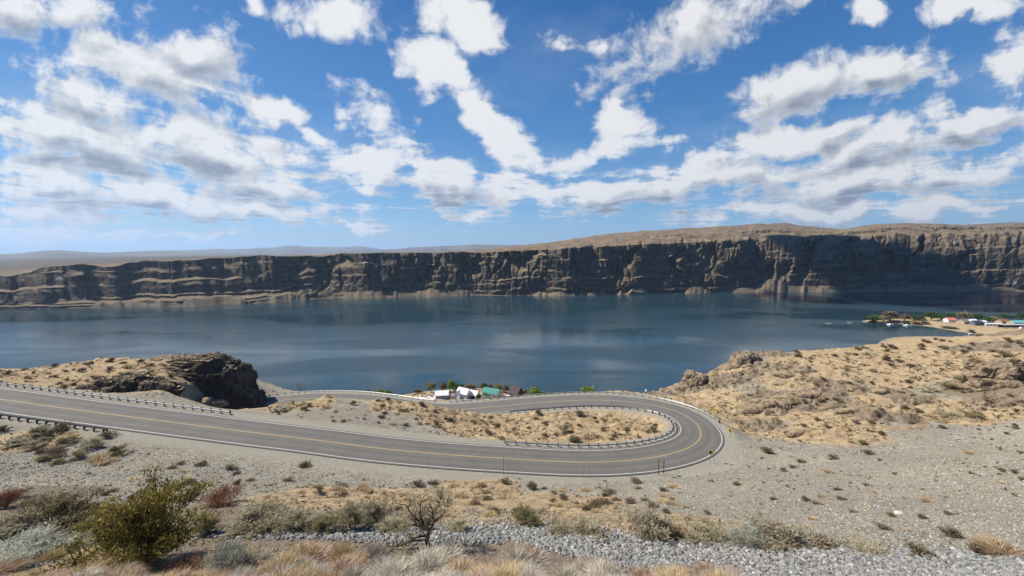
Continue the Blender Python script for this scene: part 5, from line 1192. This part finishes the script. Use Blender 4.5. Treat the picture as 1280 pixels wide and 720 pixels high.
def house(name, p, rz, w, d, hw, hr, wm, rm, label, cat='house', wings=(), over=.5, windows=3, shed=False):
    """gabled body with the ridge along local x; wings: (dx, dy, w, d, hw, hr, ridge_along_y)"""
    o = empty(name, p, rz, label, cat)
    def body(cx, cy, w, d, hw, hr, turn):
        ax, ay = ((1, 0, 0), (0, 1, 0)) if not turn else ((0, 1, 0), (1, 0, 0)); L_, D_ = (w, d) if not turn else (d, w)
        ax = np.array(ax, float); ay = np.array(ay, float); c = np.array([cx, cy, 0.])
        prof = [(-D_ / 2, -.8), (D_ / 2, -.8), (D_ / 2, hw), (0, hw + hr), (-D_ / 2, hw)] if not shed else [(-D_ / 2, -.8), (D_ / 2, -.8), (D_ / 2, hw + hr), (-D_ / 2, hw)]
        MB().prism(prof, ay, (0, 0, 1), c - ax * L_ / 2, ax * L_).build('wall', wm, o)
        t = .16; sl_ = hr / (D_ / 2); e = over
        if not shed: rp = [(-D_ / 2 - e, hw - e * sl_ + .03), (0, hw + hr + .03), (D_ / 2 + e, hw - e * sl_ + .03), (D_ / 2 + e, hw - e * sl_ + .03 + t), (0, hw + hr + t + .05), (-D_ / 2 - e, hw - e * sl_ + .03 + t)]
        else:
            s2 = hr / D_; rp = [(-D_ / 2 - e, hw - e * s2 + .03), (D_ / 2 + e, hw + hr + e * s2 + .03), (D_ / 2 + e, hw + hr + e * s2 + .03 + t), (-D_ / 2 - e, hw - e * s2 + .03 + t)]
        mb = MB(); og = c - ax * (L_ / 2 + e); ex = ax * (L_ + 2 * e)
        # concave profile: build as two slabs
        if not shed:
            mb.prism([rp[0], rp[1], rp[4], rp[5]], ay, (0, 0, 1), og, ex); mb.prism([rp[1], rp[2], rp[3], rp[4]], ay, (0, 0, 1), og + np.array([0, 0, .004]), ex)
        else: mb.prism(rp, ay, (0, 0, 1), og, ex)
        mb.build('roof', rm, o)
    body(0, 0, w, d, hw, hr, False)
    for (dx, dy, w2, d2, h2, r2, tn) in wings: body(dx, dy, w2, d2, h2, r2, tn)
    for i in range(windows):
        x_ = -w / 2 + w * (i + .5) / windows
        for y_, s in ((-d / 2, -1),):
            f = MB().box((x_, y_ - .03, hw * .58), (1.3, .06, 1.2)).build('window', M_trim, o)
            MB().box((x_, y_ - .066, hw * .58), (1.1, .02, 1.0)).build('pane', M_glass, f)
    f = MB().box((w / 2 + .03, 0, 1.05), (.06, 1.0, 2.1)).build('door', M_door, o); MB().box((w / 2 + .08, .35, 1.0), (.05, .08, .08)).build('handle', M_steel, f)
    f = MB().box((-w / 2 - .03, 0, hw * .6), (.06, 1.4, 1.2)).build('window', M_trim, o); MB().box((-w / 2 - .066, 0, hw * .6), (.02, 1.2, 1.0)).build('pane', M_glass, f)
    return o
house('shed', LK(552.5, 498.6), .12, 8.2, 5.5, 3.0, 1.9, W_grey, R_white, 'bright white-roofed shed left of the gabled house by the water', 'shed', windows=1)
house('house', LK(580, 497.6), -.55, 8.0, 5.6, 4.2, 2.6, W_white, R_white, 'white cross-gabled house with steep white roofs by the water', wings=[(-2.0, -2.6, 4.6, 5.0, 3.0, 2.8, True), (4.5, 4.5, 7, 5, 2.6, 2.0, False)])
house('house', LK(615, 499), -.42, 11.0, 7.0, 4.4, 2.1, W_cream, R_teal, 'cream house with a green metal roof by the water', wings=[(-3.6, -3.2, 4.0, 4.0, 2.5, 1.4, True)])
house('house', LK(645, 498.2), -.75, 7.5, 6.4, 3.4, 3.9, W_dark, R_dark, 'dark brown house with a steep plum roof by the water')
p = LK(572.5, 499.2); o = empty('garden_wall', p, .05, 'long low white wall between the white shed and the gabled house', 'wall'); MB().box((0, 0, .9), (11.5, .4, 2.6)).build('wall', W_white, o); MB().box((0, 0, 2.25), (11.7, .6, .1)).build('coping', M_trim, o)
p = LK(594, 498.5); o = empty('hedge', p, .75, 'dark clipped hedge between the gabled house and the lawn', 'hedge'); rng = np.random.default_rng(9); n = 2200
blade_mesh('foliage', [blades(np.c_[rng.uniform(-4.2, 4.2, n), rng.uniform(-.7, .7, n), rng.uniform(0, 2.0, n)], rng.normal(0, 1, (n, 3)), .25 + .2 * rng.random(n), .16, rng.normal(.15, .12, n), rng)], VM['tree'], o); MB().box((0, 0, .8), (8.2, 1.1, 1.8)).build('stems', M_stem, o)
def patch(name, pts, mt, label, lift=.06):
    q_ = [LK(*a) for a in pts]; n = len(q_); c = np.mean(q_, 0)
    V_ = np.array([c] + q_); sub_V = []; sub_F = []
    G = 10
    for i in range(n):
        a_, b_ = q_[i], q_[(i + 1) % n]; base = len(sub_V)
        for j in range(G + 1):
            for k in range(G + 1 - j):
                w_ = c + (a_ - c) * j / G + (b_ - c) * k / G; sub_V.append((w_[0], w_[1], gz(w_[0], w_[1]) + lift))
        idx = {}; t_ = base
        for j in range(G + 1):
            for k in range(G + 1 - j): idx[j, k] = t_; t_ += 1
        for j in range(G):
            for k in range(G - j):
                sub_F.append((idx[j, k], idx[j + 1, k], idx[j, k + 1]))
                if (j + 1, k + 1) in idx: sub_F.append((idx[j + 1, k], idx[j + 1, k + 1], idx[j, k + 1]))
    return tag(mesh_np(name, sub_V, [np.array(sub_F)], mt), label, kind='structure')
patch('pavement', [(512, 500), (518, 497.5), (545, 494.5), (549, 498.5), (545, 500.5)], simple('pale concrete', (.62, .60, .55), .85, .1, 1), 'pale concrete boat ramp beside the white-roofed shed')
patch('pavement', [(520, 503), (545, 500.5), (603, 499.5), (600, 503.5), (560, 504.5)], simple('dark parking asphalt', (.11, .105, .10), .9, .15, 1), 'dark parking strip in front of the waterside houses', .05)
patch('lawn', [(594, 499.5), (599, 494.5), (607, 496.5), (605, 500)], simple('green lawn', (.10, .18, .03), .95, .25, 2), 'small bright green lawn left of the green-roofed house', .08)
def car(p, rz, col, label, l=4.6, h=1.5, cat='car', name='parked_car'):
    o = empty(name, p, rz, label, cat); m_ = simple('car paint', col, .3, .03, 2, 0, .5)
    MB().prism([(-l / 2, .35), (l / 2, .35), (l / 2, .85), (l * .30, .98), (l * .14, h), (-l * .36, h), (-l * .47, .98), (-l / 2, .9)], (1, 0, 0), (0, 0, 1), (0, -.88, 0), (0, 1.76, 0)).build('body', m_, o)
    MB().prism([(l * .27, 1.0), (l * .13, h - .1), (-l * .34, h - .1), (-l * .44, 1.0)], (1, 0, 0), (0, 0, 1), (0, -.90, 0), (0, 1.80, 0)).build('window', M_glass, o)
    for x_ in (-l * .31, l * .31):
        for y_ in (-.8, .8):
            wl = MB().tube([(x_, y_ - .11, .34), (x_, y_ + .11, .34)], .34, 12).build('wheel', M_blkp, o); MB().tube([(x_, y_ - .12, .34), (x_, y_ + .12, .34)], .19, 10).build('rim', M_back, wl)
    return o
car(LK(629, 499.6), .25, (.80, .80, .80), 'white car parked between the green-roofed and the dark house', 5.2, 1.9)
car(LK(637, 499.2), .2, (.55, .56, .58), 'silver car parked right of the white one by the dark house')
car(LK(650, 499.4), .15, (.16, .03, .035), 'maroon car parked in front of the dark house', 5.0)
# the village on the spit
house('house', SPIT(1187, 402.5), -.1, 11, 8, 3.4, 2.6, W_white, R_red, 'white house with a faded red roof on the spit')
house('house', SPIT(1196.5, 402.8), -.05, 8, 6, 2.6, .8, W_white, R_white, 'low white annex right of the red-roofed house')
house('house', SPIT(1203.5, 404.5), .25, 12, 9, 2.8, 3.0, W_tan, R_gb, 'tan house with a grey-brown gable roof on the spit')
house('house', SPIT(1215, 403), 0, 8, 5, 3.6, 1.0, W_white, R_white, 'small white-roofed building behind the blue-grey house')
house('house', SPIT(1220.5, 406.5), .1, 14, 7, 3.6, 1.6, W_blue, R_dark, 'dark blue-grey house on the spit', windows=4)
house('shed', SPIT(1228.5, 406.3), .05, 5, 5, 5.0, 1.2, W_sky, R_white, 'tall pale blue shed beside the blue-grey house', 'shed', windows=1)
house('house', SPIT(1241, 407.3), -.12, 21, 4, 2.6, .5, W_white, R_white, 'long low white trailer home on the spit', 'trailer home', windows=5)
house('house', SPIT(1252, 403.5), .1, 12, 8, 3.4, 3.0, W_tan, R_brick, 'house with a brick-red roof under the dark tree', windows=2)
house('house', SPIT(1272, 405.5), -.05, 20, 9, 3.2, 2.4, W_tan, R_aqua, 'long building with a teal roof at the right edge')
def carport(p, rz, w, d, h, label):
    o = empty('carport', p, rz, label, 'carport'); MB().box((0, 0, h + .2), (w, d, .4)).build('roof', R_grey, o); MB().box((0, d / 2 - .2, h / 2), (w * .96, .2, h)).build('back_wall', W_dark, o)
    proto_ = None
    for i in range(7):
        x_ = -w / 2 + .4 + (w - .8) * i / 6
        if proto_ is None: proto_ = pp = MB().box((0, 0, h / 2), (.2, .2, h)).build('post', M_steel, o)
        else: pp = proto_.copy(); COL.objects.link(pp); pp.parent = o
        pp.location = (x_, -d / 2 + .3, 0)
    return o
carport(SPIT(1268, 411), -.03, 34, 8, 4.2, 'long open shed with a flat grey roof and dark interior')
car(SPIT(1277, 413.2), .1, (.80, .80, .76), 'white van parked below the long open shed', 5.6, 2.1, 'van', 'parked_van')
def boat(p, rz, l, label, cabin=True, name='motor_boat'):
    o = empty(name, p, rz, label, 'boat'); n = 12; rows = []
    for i in range(n + 1):
        f = i / n; w_ = l * .16 * (1 - max(0, (f - .45) / .55) ** 2.2); zt = .75 + .45 * f * f
        rows.append([(f * l - l / 2, -w_, zt), (f * l - l / 2, -w_ * .8, .1), (f * l - l / 2, 0, -.25 + .2 * f), (f * l - l / 2, w_ * .8, .1), (f * l - l / 2, w_, zt)])
    V_ = np.array(rows).reshape(-1, 3); Q = [[i * 5 + j, i * 5 + j + 1, (i + 1) * 5 + j + 1, (i + 1) * 5 + j] for i in range(n) for j in range(4)] + [[i * 5 + 4, i * 5, (i + 1) * 5, (i + 1) * 5 + 4] for i in range(n)]
    T = [[0, 1, 2], [0, 2, 3], [0, 3, 4]]
    mesh_np('hull', V_, [np.array(Q), np.array(T)], W_white, o)
    if cabin:
        MB().prism([(-l * .22, .7), (l * .16, .9), (l * .06, 1.9), (-l * .22, 1.9)], (1, 0, 0), (0, 0, 1), (0, -l * .11, 0), (0, l * .22, 0)).build('cabin', W_white, o)
        MB().prism([(-l * .18, 1.2), (l * .115, 1.25), (l * .06, 1.75), (-l * .18, 1.75)], (1, 0, 0), (0, 0, 1), (0, -l * .113, 0), (0, l * .226, 0)).build('window', M_glass, o)
    else:
        mb = MB(); mb.box((0, 0, .78), (.35, l * .28, .06)); mb.build('thwart', W_tan, o)
    return o
boat(P(1113.5, 406.1, 100.0), .1, 10, 'white cabin boat moored nearest the dark tree')
boat(P(1135, 407.1, 100.0), -.1, 10.5, 'white cabin boat moored right of the first one')
boat(P(1213, 417.6, 99.6), .1, 5.5, 'small white rowing boat drawn up under the round bush', False, 'rowing_boat')
p = P(1103, 404.0, 99.6); o = empty('dock', (p[0], p[1], .0), -.25, 'pale floating dock at the edge of the spit', 'dock'); MB().box((0, 0, .45), (13, 2.2, .3)).build('deck', W_white, o)
for x_ in (-5.5, 0, 5.5): MB().tube([(x_, 1.2, -2), (x_, 1.2, 1.6)], .16, 8).build('pile', M_stem2, o)
p = P(1126, 404.6, 99.7); o = empty('dock', (p[0], p[1], .0), -.1, 'short pale dock between the two moored boats', 'dock'); MB().box((0, 0, .45), (6, 1.8, .3)).build('deck', W_white, o)
for x_ in (-2.4, 2.4): MB().tube([(x_, 1.0, -2), (x_, 1.0, 1.4)], .14, 8).build('pile', M_stem2, o)

# ------------------------------------------------------------------ the cumulus that shades the right-hand cliffs
m, t, b = mat('cloud white'); b.inputs['Base Color'].default_value = (.9, .9, .9, 1); b.inputs['Roughness'].default_value = 1
for k_, (u, dist, ang, rx, ry) in enumerate(((1175, 900, 0, 330, 360), (960, 900, 0, 60, 120))):
    g_ = at(u, 340, dist); H_c = 1900.0; c_ = g_ + SUN / SUN[2] * (H_c - g_[2]); rng = np.random.default_rng(60 + k_)
    lumps = [(c_[0] + rx * .55 * math.cos(a) * q_, c_[1] + ry * .55 * math.sin(a) * q_, H_c + rng.uniform(-10, 40), rx * f_, ry * f_, 60 * f_ + 20, 1.0) for a, q_, f_ in [(0, 0, .7)] + [(rng.random() * 6.28, rng.uniform(.6, 1.1), rng.uniform(.3, .5)) for _ in range(9)]]
    o = outcrop('cloud', lumps, m, 'white cumulus cloud above the river whose shadow darkens the right-hand cliffs', None, 50 + k_, 4, 60, None, .8); o['kind'] = 'structure'

# ------------------------------------------------------------------ the air between here and the far ranges
bpy.context.view_layer.update()
m = bpy.data.materials.new('thin blue haze'); m.use_nodes = True; t = NT(m.node_tree); m.node_tree.nodes.remove(m.node_tree.nodes['Principled BSDF'])
pv = t.node('ShaderNodeVolumePrincipled', inp={'Color': (.50, .70, 1.0, 1), 'Density': HAZE, 'Anisotropy': .25}) if (HAZE := 5.5e-5) else None
t.l.new(pv.outputs[0], m.node_tree.nodes['Material Output'].inputs['Volume'])
h_ = tag(MB().box((0, 9000, 450), (52000, 44000, 922)).build('haze', m), 'thin blue air haze over the whole valley', kind='stuff')
